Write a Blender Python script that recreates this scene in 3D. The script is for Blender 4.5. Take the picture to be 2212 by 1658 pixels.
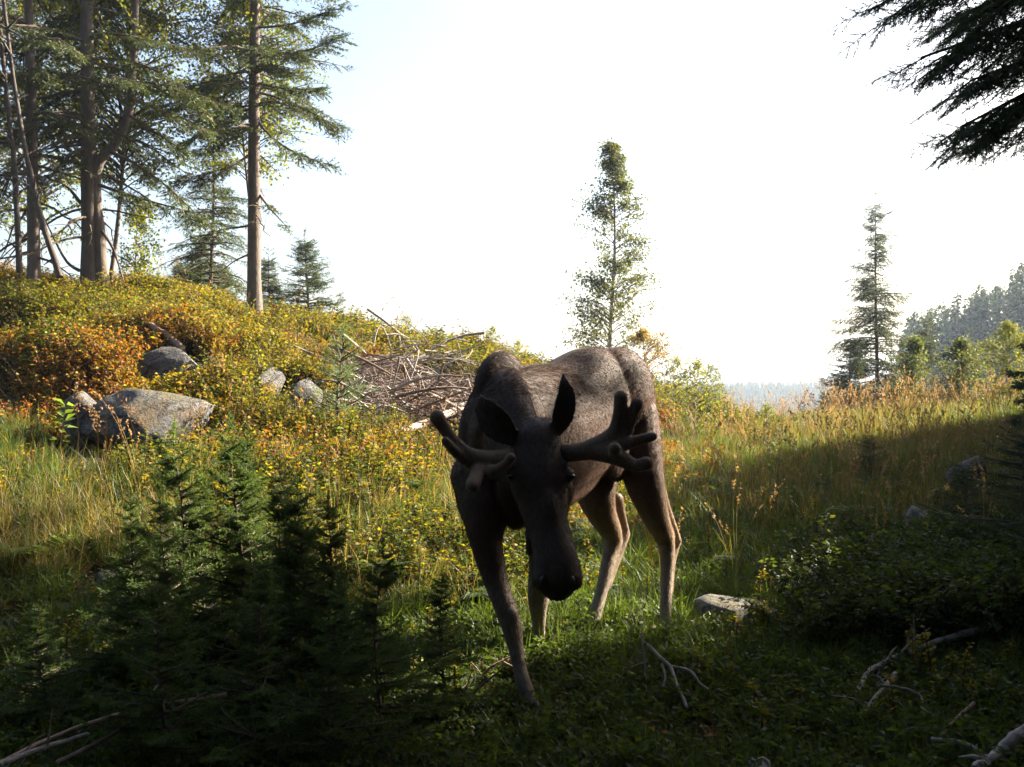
import bpy, math, random
import numpy as np
import bmesh
from mathutils import Vector, Matrix

# ------------------------------------------------------------------ camera, sky, sun, exposure
for _o in list(bpy.data.objects): bpy.data.objects.remove(_o)
SC = bpy.context.scene
COL = SC.collection
CAMZ = 1.5; F = 2268.0; CX = 1106.0; CY = 829.0          # photograph seen as 2212 x 1658
SUN_AZ = 58.0      # degrees from +Y towards +X
SUN_EL = 30.0
SUN_STR = 5.0
SKY_STR = 0.05
EXPOSURE = 2.75
HAZE = 0.0006
cd = bpy.data.cameras.new('camera'); cam = bpy.data.objects.new('camera', cd); COL.objects.link(cam)
cam.location = (0, 0, CAMZ); cam.rotation_euler = (math.radians(90), 0, 0)
cd.sensor_width = 36; cd.lens = 36 * F / 2212; cd.clip_end = 3000; cd.clip_start = 0.05
SC.camera = cam
W = bpy.data.worlds.new('World'); SC.world = W; W.use_nodes = True
wn = W.node_tree; wn.nodes.clear()
sky = wn.nodes.new('ShaderNodeTexSky'); sky.sky_type = 'NISHITA'; sky.sun_disc = False
sky.sun_elevation = math.radians(SUN_EL); sky.sun_rotation = math.radians(SUN_AZ)
sky.air_density = 1.0; sky.dust_density = 3.5; sky.ozone_density = 1.0
bg = wn.nodes.new('ShaderNodeBackground'); bg.inputs['Strength'].default_value = SKY_STR
wo = wn.nodes.new('ShaderNodeOutputWorld')
wn.links.new(sky.outputs[0], bg.inputs[0]); wn.links.new(bg.outputs[0], wo.inputs[0])
sd = bpy.data.lights.new('sun', 'SUN'); sd.energy = SUN_STR; sd.angle = math.radians(0.53); sd.color = (1.0, 0.89, 0.72)
sun = bpy.data.objects.new('sun', sd); COL.objects.link(sun)
a, e = math.radians(SUN_AZ), math.radians(SUN_EL)
SUND = Vector((math.sin(a) * math.cos(e), math.cos(a) * math.cos(e), math.sin(e)))
sun.rotation_euler = SUND.to_track_quat('Z', 'Y').to_euler()
sun.location = SUND * 60
SC.view_settings.view_transform = 'Standard'; SC.view_settings.look = 'None'
SC.view_settings.exposure = EXPOSURE; SC.view_settings.gamma = 1.0
SC.view_settings.use_curve_mapping = False
cy = SC.cycles
cy.use_denoising = True
cy.max_bounces = 6; cy.diffuse_bounces = 3; cy.glossy_bounces = 2; cy.transmission_bounces = 4
cy.volume_bounces = 1; cy.transparent_max_bounces = 6
cy.use_light_tree = False
cy.sample_clamp_indirect = 6.0

RNG = np.random.default_rng(7)

# ------------------------------------------------------------------ small helpers
def P(px, py, Y):
    return np.array([(px - CX) / F * Y, Y, CAMZ - (py - CY) / F * Y])
def Z1(zx, zy, Y): return P((900 + zx / 3.159) * .9522, (740 + zy / 3.159) * .9522, Y)
def Z2(zx, zy, Y): return P((900 + zx / 3.159) * .9522, (1140 + zy / 3.159) * .9522, Y)

def tag(o, label=None, cat=None, group=None, kind=None):
    if label: o['label'] = label
    if cat: o['category'] = cat
    if group: o['group'] = group
    if kind: o['kind'] = kind
    return o
def empty(name, loc=(0, 0, 0), rz=0.0, **k):
    o = bpy.data.objects.new(name, None); COL.objects.link(o); o.empty_display_size = .1
    o.location = loc; o.rotation_euler = (0, 0, rz)
    return tag(o, **k)

class Geo:
    def __init__(s): s.v = []; s.f = []; s.c = []; s.n = 0; s.m = []
    def add(s, v, f, c=(1, 1, 1), m=0):
        v = np.asarray(v, np.float64).reshape(-1, 3); f = np.asarray(f, np.int64)
        if len(v) == 0: return
        c = np.asarray(c, np.float64)
        if c.ndim == 1: c = np.broadcast_to(c, (len(v), 3))
        s.v.append(v); s.c.append(c); s.f.append(f + s.n); s.m.append(np.full(len(f), m)); s.n += len(v)
    def arrays(s):
        return np.concatenate(s.v), s.f, np.concatenate(s.c)
    def mesh(s, name, mats, smooth=False):
        me = bpy.data.meshes.new(name)
        v = np.concatenate(s.v); c = np.concatenate(s.c)
        loops = np.concatenate([f.ravel() for f in s.f])
        tot = np.concatenate([np.full(len(f), f.shape[1]) for f in s.f])
        st = np.concatenate([[0], np.cumsum(tot)[:-1]])
        me.vertices.add(len(v)); me.vertices.foreach_set('co', v.astype(np.float32).ravel())
        me.loops.add(len(loops)); me.loops.foreach_set('vertex_index', loops.astype(np.int32))
        me.polygons.add(len(tot)); me.polygons.foreach_set('loop_start', st.astype(np.int32))
        try: me.polygons.foreach_set('loop_total', tot.astype(np.int32))
        except Exception: pass
        if not isinstance(mats, (list, tuple)): mats = [mats]
        for m in mats: me.materials.append(m)
        if len(mats) > 1: me.polygons.foreach_set('material_index', np.concatenate(s.m).astype(np.int32))
        at = me.color_attributes.new('Col', 'FLOAT_COLOR', 'POINT')
        at.data.foreach_set('color', np.concatenate([c, np.ones((len(c), 1))], 1).astype(np.float32).ravel())
        me.update(calc_edges=True)
        me.polygons.foreach_set('use_smooth', np.full(len(tot), smooth))
        me.validate()
        return me
    def obj(s, name, mats, parent=None, smooth=False, link=True):
        o = bpy.data.objects.new(name, s.mesh(name, mats, smooth))
        if link: COL.objects.link(o)
        if parent: o.parent = parent
        return o

def norm(v):
    v = np.asarray(v, float); return v / (np.linalg.norm(v, axis=-1, keepdims=True) + 1e-9)
def frame(path):
    t = norm(np.gradient(path, axis=0))
    ref = np.array([0, 0, 1.0]) if abs(t[:, 2]).mean() < .8 else np.array([1.0, 0, 0])
    n = norm(np.cross(t, ref)); b = np.cross(t, n)
    return t, n, b
def tube(g, path, r, sides=6, col=(1, 1, 1), cap=True, wob=0, m=0):
    path = np.asarray(path, float); k = len(path); r = np.broadcast_to(np.asarray(r, float), (k,))
    t, n, b = frame(path); a = np.arange(sides) * 2 * np.pi / sides
    rr = r[:, None] * (1 + (RNG.uniform(-wob, wob, (k, sides)) if wob else 0))
    v = path[:, None, :] + rr[..., None] * (np.cos(a)[None, :, None] * n[:, None, :] + np.sin(a)[None, :, None] * b[:, None, :])
    i = np.arange(k - 1)[:, None] * sides; j = np.arange(sides)[None]; j2 = (j + 1) % sides
    f = np.stack([i + j, i + sides + j, i + sides + j2, i + j2], -1).reshape(-1, 4)
    c = np.asarray(col, float)
    if c.ndim == 2: c = np.repeat(c, sides, axis=0)
    g.add(v.reshape(-1, 3), f, c, m)
    if cap:
        v = np.vstack([path[0], v[0], path[-1], v[-1]])
        jj = np.arange(sides); j2 = (jj + 1) % sides
        f = np.vstack([np.stack([0 * jj, 1 + jj, 1 + j2], -1), np.stack([0 * jj + sides + 1, sides + 2 + j2, sides + 2 + jj], -1)])
        g.add(v, f, c[0] if c.ndim == 2 else c, m)
def bez(p0, p1, p2, n=8):
    t = np.linspace(0, 1, n)[:, None]; p0, p1, p2 = map(np.asarray, (p0, p1, p2))
    return (1 - t) ** 2 * p0 + 2 * t * (1 - t) * p1 + t * t * p2
def smoothpath(pts, n=24):
    pts = np.asarray(pts, float); k = len(pts); t = np.linspace(0, k - 1, n); i = np.clip(t.astype(int), 0, k - 2); u = (t - i)[:, None]
    P0 = pts[np.clip(i - 1, 0, k - 1)]; P1 = pts[i]; P2 = pts[i + 1]; P3 = pts[np.clip(i + 2, 0, k - 1)]
    return .5 * ((2 * P1) + (-P0 + P2) * u + (2 * P0 - 5 * P1 + 4 * P2 - P3) * u ** 2 + (-P0 + 3 * P1 - 3 * P2 + P3) * u ** 3)
def rot_from(dirs, roll=None, up=(0, 0, 1)):
    """matrices whose columns are (dir, side, up'), roll spins about dir"""
    x = norm(dirs); u = np.broadcast_to(np.asarray(up, float), x.shape)
    y = np.cross(u, x); bad = np.linalg.norm(y, axis=1) < 1e-3; y[bad] = [0, 1, 0]; y = norm(y); z = np.cross(x, y)
    if roll is not None:
        c, s = np.cos(roll)[:, None], np.sin(roll)[:, None]; y, z = c * y + s * z, -s * y + c * z
    return np.stack([x, y, z], -1)
def stamp(g, tv, tf, tc, R, T, S, tint=None, m=0):
    """copy template (verts, faces, colours) to N places"""
    N = len(T)
    if N == 0: return
    S = np.asarray(S, float); S = np.broadcast_to(S[:, None] if S.ndim == 1 else S, (N, 3)) if S.ndim else np.full((N, 3), float(S))
    v = np.einsum('nij,nkj->nki', R, tv[None] * S[:, None, :]) + T[:, None, :]
    f = (tf[None] + (np.arange(N) * len(tv))[:, None, None]).reshape(-1, tf.shape[1])
    c = np.broadcast_to(tc[None], (N, len(tv), 3))
    if tint is not None: c = c * np.asarray(tint)[:, None, :]
    g.add(v.reshape(-1, 3), f, c.reshape(-1, 3), m)

class SineNoise:
    def __init__(s, seed, n=10, lo=.5, hi=3):
        r = np.random.default_rng(seed); s.k = norm(r.normal(size=(n, 3))) * r.uniform(lo, hi, (n, 1)); s.p = r.uniform(0, 6.28, n)
    def __call__(s, p):
        return np.sin(np.asarray(p) @ s.k.T + s.p).mean(-1) * 1.6

# ------------------------------------------------------------------ materials
def mat(name): 
    m = bpy.data.materials.new(name); m.use_nodes = True; nt = m.node_tree; nt.nodes.clear()
    return m, nt, nt.nodes.new('ShaderNodeOutputMaterial')
def N(nt, t, **k):
    n = nt.nodes.new('ShaderNode' + t)
    for a_, b_ in k.items():
        if a_ in n.inputs: n.inputs[a_].default_value = b_
        else: setattr(n, a_, b_)
    return n
def L(nt, a_, b_): nt.links.new(a_, b_)
def noise(nt, scale, detail=4, rough=.6, vec=None):
    n = N(nt, 'TexNoise'); n.inputs['Scale'].default_value = scale; n.inputs['Detail'].default_value = detail; n.inputs['Roughness'].default_value = rough
    if vec: L(nt, vec, n.inputs['Vector'])
    return n
def ramp(nt, fac, stops):
    r = N(nt, 'ValToRGB'); L(nt, fac, r.inputs[0]); e_ = r.color_ramp.elements
    while len(e_) < len(stops): e_.new(.5)
    for q, (p_, c_) in zip(e_, stops): q.position = p_; q.color = tuple(c_) + (1,)
    return r.outputs[0]
def mix(nt, fac, a_, b_, mode='MIX'):
    n = N(nt, 'MixRGB', blend_type=mode)
    for i_, v in ((0, fac), (1, a_), (2, b_)):
        if hasattr(v, 'is_linked'): L(nt, v, n.inputs[i_])
        else: n.inputs[i_].default_value = v if i_ == 0 else tuple(v) + (1,)
    return n.outputs[0]
def bump(nt, h, strength, dist=.02):
    b = N(nt, 'Bump'); b.inputs['Strength'].default_value = strength; b.inputs['Distance'].default_value = dist; L(nt, h, b.inputs['Height']); return b.outputs[0]
def geopos(nt): return N(nt, 'NewGeometry').outputs['Position']

def leaf_mat(name, trans=.45, rough=.45, spec=.35, var=.25):
    m, nt, out = mat(name)
    at = N(nt, 'Attribute', attribute_name='Col'); ti = N(nt, 'Attribute', attribute_name='tint'); ti.attribute_type = 'INSTANCER'
    oi = N(nt, 'ObjectInfo')
    hs = N(nt, 'HueSaturation'); L(nt, at.outputs['Color'], hs.inputs['Color'])
    mr = N(nt, 'MapRange'); L(nt, oi.outputs['Random'], mr.inputs['Value']); mr.inputs['To Min'].default_value = 1 - var; mr.inputs['To Max'].default_value = 1 + var
    L(nt, mr.outputs[0], hs.inputs['Value'])
    pr = N(nt, 'BsdfPrincipled'); pr.inputs['Roughness'].default_value = rough; pr.inputs['Specular IOR Level'].default_value = spec
    L(nt, hs.outputs[0], pr.inputs['Base Color'])
    tr = N(nt, 'BsdfTranslucent'); tc = mix(nt, 1.0, hs.outputs[0], (1.45, 1.35, .6), 'MULTIPLY'); L(nt, tc, tr.inputs['Color'])
    ms = N(nt, 'MixShader'); ms.inputs[0].default_value = trans; L(nt, pr.outputs[0], ms.inputs[1]); L(nt, tr.outputs[0], ms.inputs[2])
    L(nt, ms.outputs[0], out.inputs[0]); return m
M_LEAF = leaf_mat('leaf', .5, .62, .25); M_NEEDLE = leaf_mat('needle', .32, .55, .25, .15); M_NEEDLE_FLARE = leaf_mat('flare_needle', .5, .4, .4, .1); M_GRASS = leaf_mat('grass_blade', .45, .5, .3, .3)  # second needle material: extra translucency imitates lens flare on the near boughs

def bark_mat(name, dark, light, scale=14, b=.7):
    m, nt, out = mat(name); pr = N(nt, 'BsdfPrincipled'); pr.inputs['Roughness'].default_value = .9
    tc = N(nt, 'TexCoord'); mp = N(nt, 'Mapping'); L(nt, tc.outputs['Object'], mp.inputs[0]); mp.inputs['Scale'].default_value = (1, 1, .35)
    n1 = noise(nt, scale, 8, .7, mp.outputs[0]); n2 = noise(nt, scale * .2, 3, .6, mp.outputs[0])
    c = ramp(nt, n1.outputs[0], [(.3, dark), (.65, light)]); c = mix(nt, n2.outputs[0], c, [q * .6 for q in light])
    at = N(nt, 'Attribute', attribute_name='Col'); c = mix(nt, 1.0, c, at.outputs['Color'], 'MULTIPLY')
    L(nt, c, pr.inputs['Base Color']); L(nt, bump(nt, n1.outputs[0], b, .03), pr.inputs['Normal']); L(nt, pr.outputs[0], out.inputs[0]); return m
M_BARK = bark_mat('spruce_bark', (.045, .034, .028), (.17, .128, .10))
M_BIRCH = bark_mat('birch_bark', (.14, .12, .10), (.42, .38, .34), 9, .3)
M_DEAD = bark_mat('weathered_wood', (.10, .088, .08), (.40, .36, .32), 26, .9)
M_TWIG = bark_mat('brown_twig', (.06, .04, .03), (.22, .16, .12), 22, .5)

def rock_mat():
    m, nt, out = mat('granite'); pr = N(nt, 'BsdfPrincipled'); pr.inputs['Roughness'].default_value = .85
    tc = N(nt, 'TexCoord'); n1 = noise(nt, 3.2, 9, .65, tc.outputs['Object']); n2 = noise(nt, 30, 6, .7, tc.outputs['Object']); n3 = noise(nt, 1.3, 4, .6, tc.outputs['Object'])
    c = ramp(nt, n1.outputs[0], [(.32, (.05, .048, .047)), (.5, (.15, .145, .14)), (.68, (.30, .29, .275))])
    sp = ramp(nt, n2.outputs[0], [(.42, (.45, .43, .42)), (.6, (1.1, 1.08, 1.05))]); c = mix(nt, .8, c, sp, 'MULTIPLY')
    ge = N(nt, 'NewGeometry'); sx = N(nt, 'SeparateXYZ'); L(nt, ge.outputs['Normal'], sx.inputs[0])
    ad = N(nt, 'Math', operation='MULTIPLY'); L(nt, sx.outputs[2], ad.inputs[0]); L(nt, n3.outputs[0], ad.inputs[1])
    mk = ramp(nt, ad.outputs[0], [(.38, (0, 0, 0)), (.5, (1, 1, 1))]); c = mix(nt, mk, c, (.10, .085, .035))
    lk = ramp(nt, n3.outputs[0], [(.56, (0, 0, 0)), (.62, (.75, .75, .75))]); c = mix(nt, lk, c, (.12, .075, .03))
    n4 = noise(nt, 2.2, 3, .5, tc.outputs['Object']); ck = N(nt, 'TexVoronoi', feature='DISTANCE_TO_EDGE'); ck.inputs['Scale'].default_value = 1.7; vm = N(nt, 'VectorMath', operation='ADD'); L(nt, tc.outputs['Object'], vm.inputs[0]); L(nt, n4.outputs['Color'], vm.inputs[1]); L(nt, vm.outputs[0], ck.inputs['Vector']); cr = ramp(nt, ck.outputs['Distance'], [(.0, (.25, .24, .23)), (.035, (1, 1, 1))]); c = mix(nt, 1.0, c, cr, 'MULTIPLY')
    L(nt, c, pr.inputs['Base Color'])
    ma = N(nt, 'Math', operation='ADD'); L(nt, n1.outputs[0], ma.inputs[0]); L(nt, n2.outputs[0], ma.inputs[1])
    L(nt, bump(nt, ma.outputs[0], .9, .07), pr.inputs['Normal']); L(nt, pr.outputs[0], out.inputs[0]); return m
M_ROCK = rock_mat()

def ground_mat():
    m, nt, out = mat('forest_floor'); pr = N(nt, 'BsdfPrincipled'); pr.inputs['Roughness'].default_value = .95; pr.inputs['Specular IOR Level'].default_value = .1
    po = geopos(nt); n1 = noise(nt, .9, 6, .6, po); n2 = noise(nt, 11, 8, .7, po); n3 = noise(nt, 60, 6, .75, po)
    c = ramp(nt, n1.outputs[0], [(.35, (.045, .034, .018)), (.5, (.05, .046, .018)), (.65, (.09, .05, .025))])
    d = ramp(nt, n2.outputs[0], [(.35, (.4, .35, .3)), (.65, (1.3, 1.2, 1.0))]); c = mix(nt, 1.0, c, d, 'MULTIPLY')
    d = ramp(nt, n3.outputs[0], [(.3, (.4, .4, .4)), (.7, (1.5, 1.4, 1.3))]); c = mix(nt, 1.0, c, d, 'MULTIPLY')
    L(nt, c, pr.inputs['Base Color']); ma = N(nt, 'Math', operation='ADD'); L(nt, n2.outputs[0], ma.inputs[0]); L(nt, n3.outputs[0], ma.inputs[1])
    L(nt, bump(nt, ma.outputs[0], .9, .06), pr.inputs['Normal']); L(nt, pr.outputs[0], out.inputs[0]); return m
M_GROUND = ground_mat()

# ------------------------------------------------------------------ terrain
COLS = [  # image column, knots (distance, height); heights from the picture
 (0,   [(4,.05),(5,.08),(6.2,.21),(7,.33),(8,.52),(9.3,.78),(10.3,.93),(11.3,1.0),(11.7,1.66),(12.4,1.98),(13.2,2.2),(14.8,2.68),(16.2,2.98),(18,3.12),(24,2.6)]),
 (420, [(4,.03),(5,.05),(6.2,.16),(7,.28),(8,.45),(9.3,.70),(10.2,.85),(11.3,.97),(11.8,1.45),(12.5,1.80),(13.2,2.0),(14.8,2.45),(16.5,2.68),(18.5,2.7),(24,2.1)]),
 (560, [(4,.02),(5,.03),(6.2,.10),(8,.36),(10,.72),(11.2,1.02),(12.5,1.5),(14,1.95),(16,2.3),(17.5,2.42),(19,2.3),(24,1.6)]),
 (740, [(4,.0),(5,.0),(6.2,.05),(8,.28),(10,.66),(11.2,.92),(13,1.3),(15,1.78),(17.5,2.18),(19,2.15),(24,1.3)]),
 (1000,[(4,0),(5,0),(6.2,.0),(8,.15),(10.5,.60),(12,.90),(14,1.25),(16,1.6),(18.5,1.85),(20.5,1.8),(25,1.0)]),
 (1300,[(4,0),(5,0),(6.2,.0),(9,.03),(12,.27),(15,.6),(17.5,.95),(20,1.35),(22,1.4),(26,.8)]),
 (1500,[(4,0),(5,0),(6.2,.0),(9,.0),(13,.2),(17,.5),(20,.8),(22.5,.98),(24,.95),(28,.2)]),
 (1620,[(4,0),(5,0),(6.2,.0),(9,.0),(13,.15),(18,.4),(21,.52),(24,.3),(28,-.8)]),
 (1730,[(4,0),(5,0),(6.2,.0),(9,.0),(14,.22),(20,.6),(24,.62),(28,0)]),
 (2000,[(4,0),(5,0),(6.2,.02),(9,.04),(14,.32),(20,.72),(25,.8),(30,.3)]),
 (2250,[(4,.03),(5,.04),(6.2,.06),(9,.12),(14,.4),(20,.8),(26,.9),(32,.5)])]
YK = np.concatenate([np.arange(4, 34, .25), [36, 40, 46, 54, 64, 76, 90, 104, 120, 150, 190, 240, 290, 330, 350, 370, 420, 600, 900]])
RK = np.array([(c - CX) / F for c, _ in COLS]); TB = np.zeros((len(COLS), len(YK)))
for i, (c, kn) in enumerate(COLS):
    r = RK[i]; kn = list(kn); yl, zl = kn[-1]
    kn += [(yl + 8, zl - 1.8), (52, -5)]
    hill = np.interp(r, [.30, .38, .50, .8], [-12, -4.5, .8, 8])
    kn += [(90, hill if r > .3 else -14), (112, hill + 2 if r > .3 else -17), (150, -20), (240, -22), (300, -10), (350, -1.0 + .6 * math.sin(r * 30)), (420, -3), (900, -12)]
    TB[i] = np.interp(YK, [k[0] for k in kn], [k[1] for k in kn])
for _ in range(2):  # soften the joints between knots
    TB[:, 1:-1] = TB[:, 1:-1] * .5 + (TB[:, 2:] + TB[:, :-2]) * .25
_s1 = [(RNG.normal(size=2), RNG.uniform(0, 6.28)) for _ in range(16)]
def height(X, Y, detail=True):
    X = np.asarray(X, float); Y = np.asarray(Y, float)
    r = X / np.maximum(Y, 4.0); r = np.clip(r, RK[0], RK[-1] - 1e-6); yy = np.clip(Y, 4, 899)
    i = np.clip(np.searchsorted(RK, r) - 1, 0, len(RK) - 2); u = (r - RK[i]) / (RK[i + 1] - RK[i]); u = u * u * (3 - 2 * u)
    j = np.clip(np.searchsorted(YK, yy) - 1, 0, len(YK) - 2); w = (yy - YK[j]) / (YK[j + 1] - YK[j])
    z = (TB[i, j] * (1 - w) + TB[i, j + 1] * w) * (1 - u) + (TB[i + 1, j] * (1 - w) + TB[i + 1, j + 1] * w) * u
    if detail:
        n = 0
        for q, (k, p_) in enumerate(_s1):
            n = n + np.sin((X * k[0] + Y * k[1]) * (1.2 + q * .35) + p_) / (1 + q * .35)
        z = z + n * .018 * np.clip((Y - 3) / 6, .3, 2.2)
        z = z + (np.sin(X * 2.1 + Y * 1.3) * np.sin(X * 1.2 - Y * 2.4 + 1) + .6 * np.sin(X * 4.3 + 2) * np.sin(Y * 3.9)) * .12 * np.clip((Y - 8.5) / 3, 0, 1) * np.clip(-r * 6 + .8, 0, 1)
    return z
def ground_at(x, y): return float(height(np.array([x]), np.array([y]))[0])
def build_ground():
    ys = np.concatenate([-np.geomspace(60, 1, 8), np.linspace(0, 24, 241)[1:], np.geomspace(24.2, 880, 110)])
    u = np.linspace(-1, 1, 261); xs = np.sign(u) * (np.abs(u) * 14 + (np.abs(u) ** 5) * 560)
    X, Y = np.meshgrid(xs, ys); Z = height(X, Y)
    v = np.stack([X, Y, Z], -1).reshape(-1, 3); n = len(xs); m_ = len(ys)
    i = (np.arange(m_ - 1)[:, None] * n + np.arange(n - 1)[None]).ravel()
    g = Geo(); g.add(v, np.stack([i, i + 1, i + n + 1, i + n], -1))
    o = g.obj('ground', M_GROUND, smooth=True); tag(o, kind='structure')
build_ground()
# ------------------------------------------------------------------ plant templates
def blade_template(n, hmin, hmax, spread, width, colf, seed, lean=.5, segs=3):
    r = np.random.default_rng(seed); V, Fc, C = [], [], []
    for i in range(n):
        a_ = r.uniform(0, 6.28); h = r.uniform(hmin, hmax); b0 = r.uniform(0, spread) * np.array([math.cos(a_), math.sin(a_), 0]); a2 = a_ + r.normal(0, .7)
        d = np.array([math.cos(a2), math.sin(a2), 0]); l = r.uniform(.1, lean) * h; s = norm(np.cross(d, [0, 0, 1])) if True else 0
        sw = r.uniform(0, 3.14); s = np.array([math.cos(sw), math.sin(sw), 0])
        c = np.array(colf(r)); k = len(V)
        for q in range(segs + 1):
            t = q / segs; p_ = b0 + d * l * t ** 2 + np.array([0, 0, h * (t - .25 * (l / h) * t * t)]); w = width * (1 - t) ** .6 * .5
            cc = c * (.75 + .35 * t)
            if q < segs: V += [p_ - s * w, p_ + s * w]; C += [cc, cc]
            else: V += [p_]; C += [cc]
        for q in range(segs - 1):
            k0 = k + 2 * q; Fc += [[k0, k0 + 1, k0 + 3], [k0, k0 + 3, k0 + 2]]
        k0 = k + 2 * (segs - 1); Fc += [[k0, k0 + 1, k0 + 2]]
    return np.array(V), np.array(Fc), np.array(C)
# one leaf: folded rhombus with 4 triangles, length 1 along +X
LEAF_V = np.array([[0, 0, 0], [.38, .28, .09], [1, 0, -.06], [.38, -.28, .09], [.45, 0, 0]]); LEAF_F = np.array([[0, 4, 1], [1, 4, 2], [0, 3, 4], [3, 2, 4]])
LEAF2_V = np.array([[0, 0, 0], [.45, .33, .08], [1, 0, 0], [.45, -.33, .08]]); LEAF2_F = np.array([[0, 2, 1], [0, 3, 2]])
def rand_dirs(n, r, up=.0): 
    d = r.normal(size=(n, 3)); d[:, 2] += up; return norm(d)
def leaves(g, T, r, size, cols, up=.3, simple=False, m=0, dirs=None):
    n = len(T); d = rand_dirs(n, r, up) if dirs is None else dirs; R = rot_from(d, r.uniform(-1.2, 1.2, n))
    S = size * r.uniform(.65, 1.25, n); c = np.asarray(cols)[r.integers(0, len(cols), n)] * r.uniform(.8, 1.2, (n, 1))
    tv, tf = (LEAF2_V, LEAF2_F) if simple else (LEAF_V, LEAF_F)
    stamp(g, tv, tf, np.ones_like(tv), R, T, S, c, m)
def shrub_template(seed, stems, h, spread, leaf, nl, cols, stemcol=(.10, .055, .03), up=.4):
    """bilberry / heather / raspberry style clump"""
    r = np.random.default_rng(seed); g = Geo(); T = []; D = []
    for i in range(stems):
        a_ = r.uniform(0, 6.28); d = np.array([math.cos(a_), math.sin(a_), 0]); b0 = d * r.uniform(0, spread * .5); hh = h * r.uniform(.55, 1.1)
        p_ = bez(b0, b0 + [0, 0, hh * .6], b0 + d * spread * r.uniform(.2, .8) + [0, 0, hh], 5)
        tube(g, p_, [.004 * h / .25, .0035 * h / .25, .003 * h / .25, .002 * h / .25, .001], 3, stemcol, cap=False)
        t = r.uniform(.25, 1, nl) ** .8 * 4; k = np.clip(t.astype(int), 0, 3); u = (t - k)[:, None]; q = p_[k] * (1 - u) + p_[k + 1] * u
        T.append(q + r.normal(0, leaf * .35, (nl, 3))); a2 = r.uniform(0, 6.28, nl); D.append(np.stack([np.cos(a2), np.sin(a2), r.uniform(-.2, up * 2, nl)], -1))
    leaves(g, np.concatenate(T), r, leaf, cols, dirs=norm(np.concatenate(D)))
    return g
def seedgrass_template(seed, n, h, col, head):
    r = np.random.default_rng(seed); g = Geo()
    tv, tf, tc = blade_template(n, h * .25, h * .6, .06, .004, lambda r_: np.array(col) * r_.uniform(.7, 1.2) * np.array([.85, 1, .8]), seed + 50, .9); g.add(tv, tf, tc)
    for i in range(max(3, n // 4)):
        a_ = r.uniform(0, 6.28); d = np.array([math.cos(a_), math.sin(a_), 0]); hh = h * r.uniform(.7, 1.1); p_ = bez(d * .02, d * .04 + [0, 0, hh * .7], d * h * r.uniform(.1, .4) + [0, 0, hh], 6)
        tube(g, p_, [.0022, .002, .0018, .0015, .001, .0008], 3, np.array(col) * 1.1, cap=False)
        k = 16; t = r.uniform(.72, 1, k) * 5; q = np.clip(t.astype(int), 0, 4); u = (t - q)[:, None]; T = p_[q] * (1 - u) + p_[q + 1] * u
        leaves(g, T, r, .022, [head], up=1.2, simple=True)
    return g
def fern_template(seed, fronds, L_, cols):
    r = np.random.default_rng(seed); g = Geo()
    for i in range(fronds):
        a_ = r.uniform(0, 6.28); d = np.array([math.cos(a_), math.sin(a_), 0]); s = np.array([-d[1], d[0], 0]); hh = L_ * r.uniform(.45, .8)
        p_ = bez([0, 0, 0], d * L_ * .35 + [0, 0, hh], d * L_ * r.uniform(.8, 1) + [0, 0, hh * .7], 9); tube(g, p_, np.linspace(.003, .001, 9), 3, (.07, .08, .02), cap=False)
        for sg in (-1, 1):
            k = 14; t = np.linspace(.15, .98, k) * 8; q = np.clip(t.astype(int), 0, 7); u = (t - q)[:, None]; T = p_[q] * (1 - u) + p_[q + 1] * u
            ln = L_ * .34 * np.sin(np.linspace(.5, 3.0, k)); D = norm(s * sg + d * .45 + np.array([0, 0, -.15]))[None].repeat(k, 0)
            c = np.asarray(cols)[r.integers(0, len(cols), k)]
            stamp(g, LEAF_V * np.array([1, .75, .6]), LEAF_F, np.ones((5, 3)), rot_from(D, r.normal(0, .2, k)), T, ln, c)
    return g
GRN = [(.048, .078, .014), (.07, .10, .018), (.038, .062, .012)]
YEL = [(.17, .15, .012), (.12, .13, .014), (.21, .15, .014)]
ORG = [(.24, .09, .016), (.18, .075, .014), (.22, .12, .016)]
RED = [(.22, .045, .014), (.15, .035, .014), (.17, .06, .02)]
STRAW = (.26, .19, .085)

def source(name, g, m):
    o = bpy.data.objects.new(name, g.mesh(name, m)); return o
def tmpl(tv, tf, tc):
    g = Geo(); g.add(tv, tf, tc); return g

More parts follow.
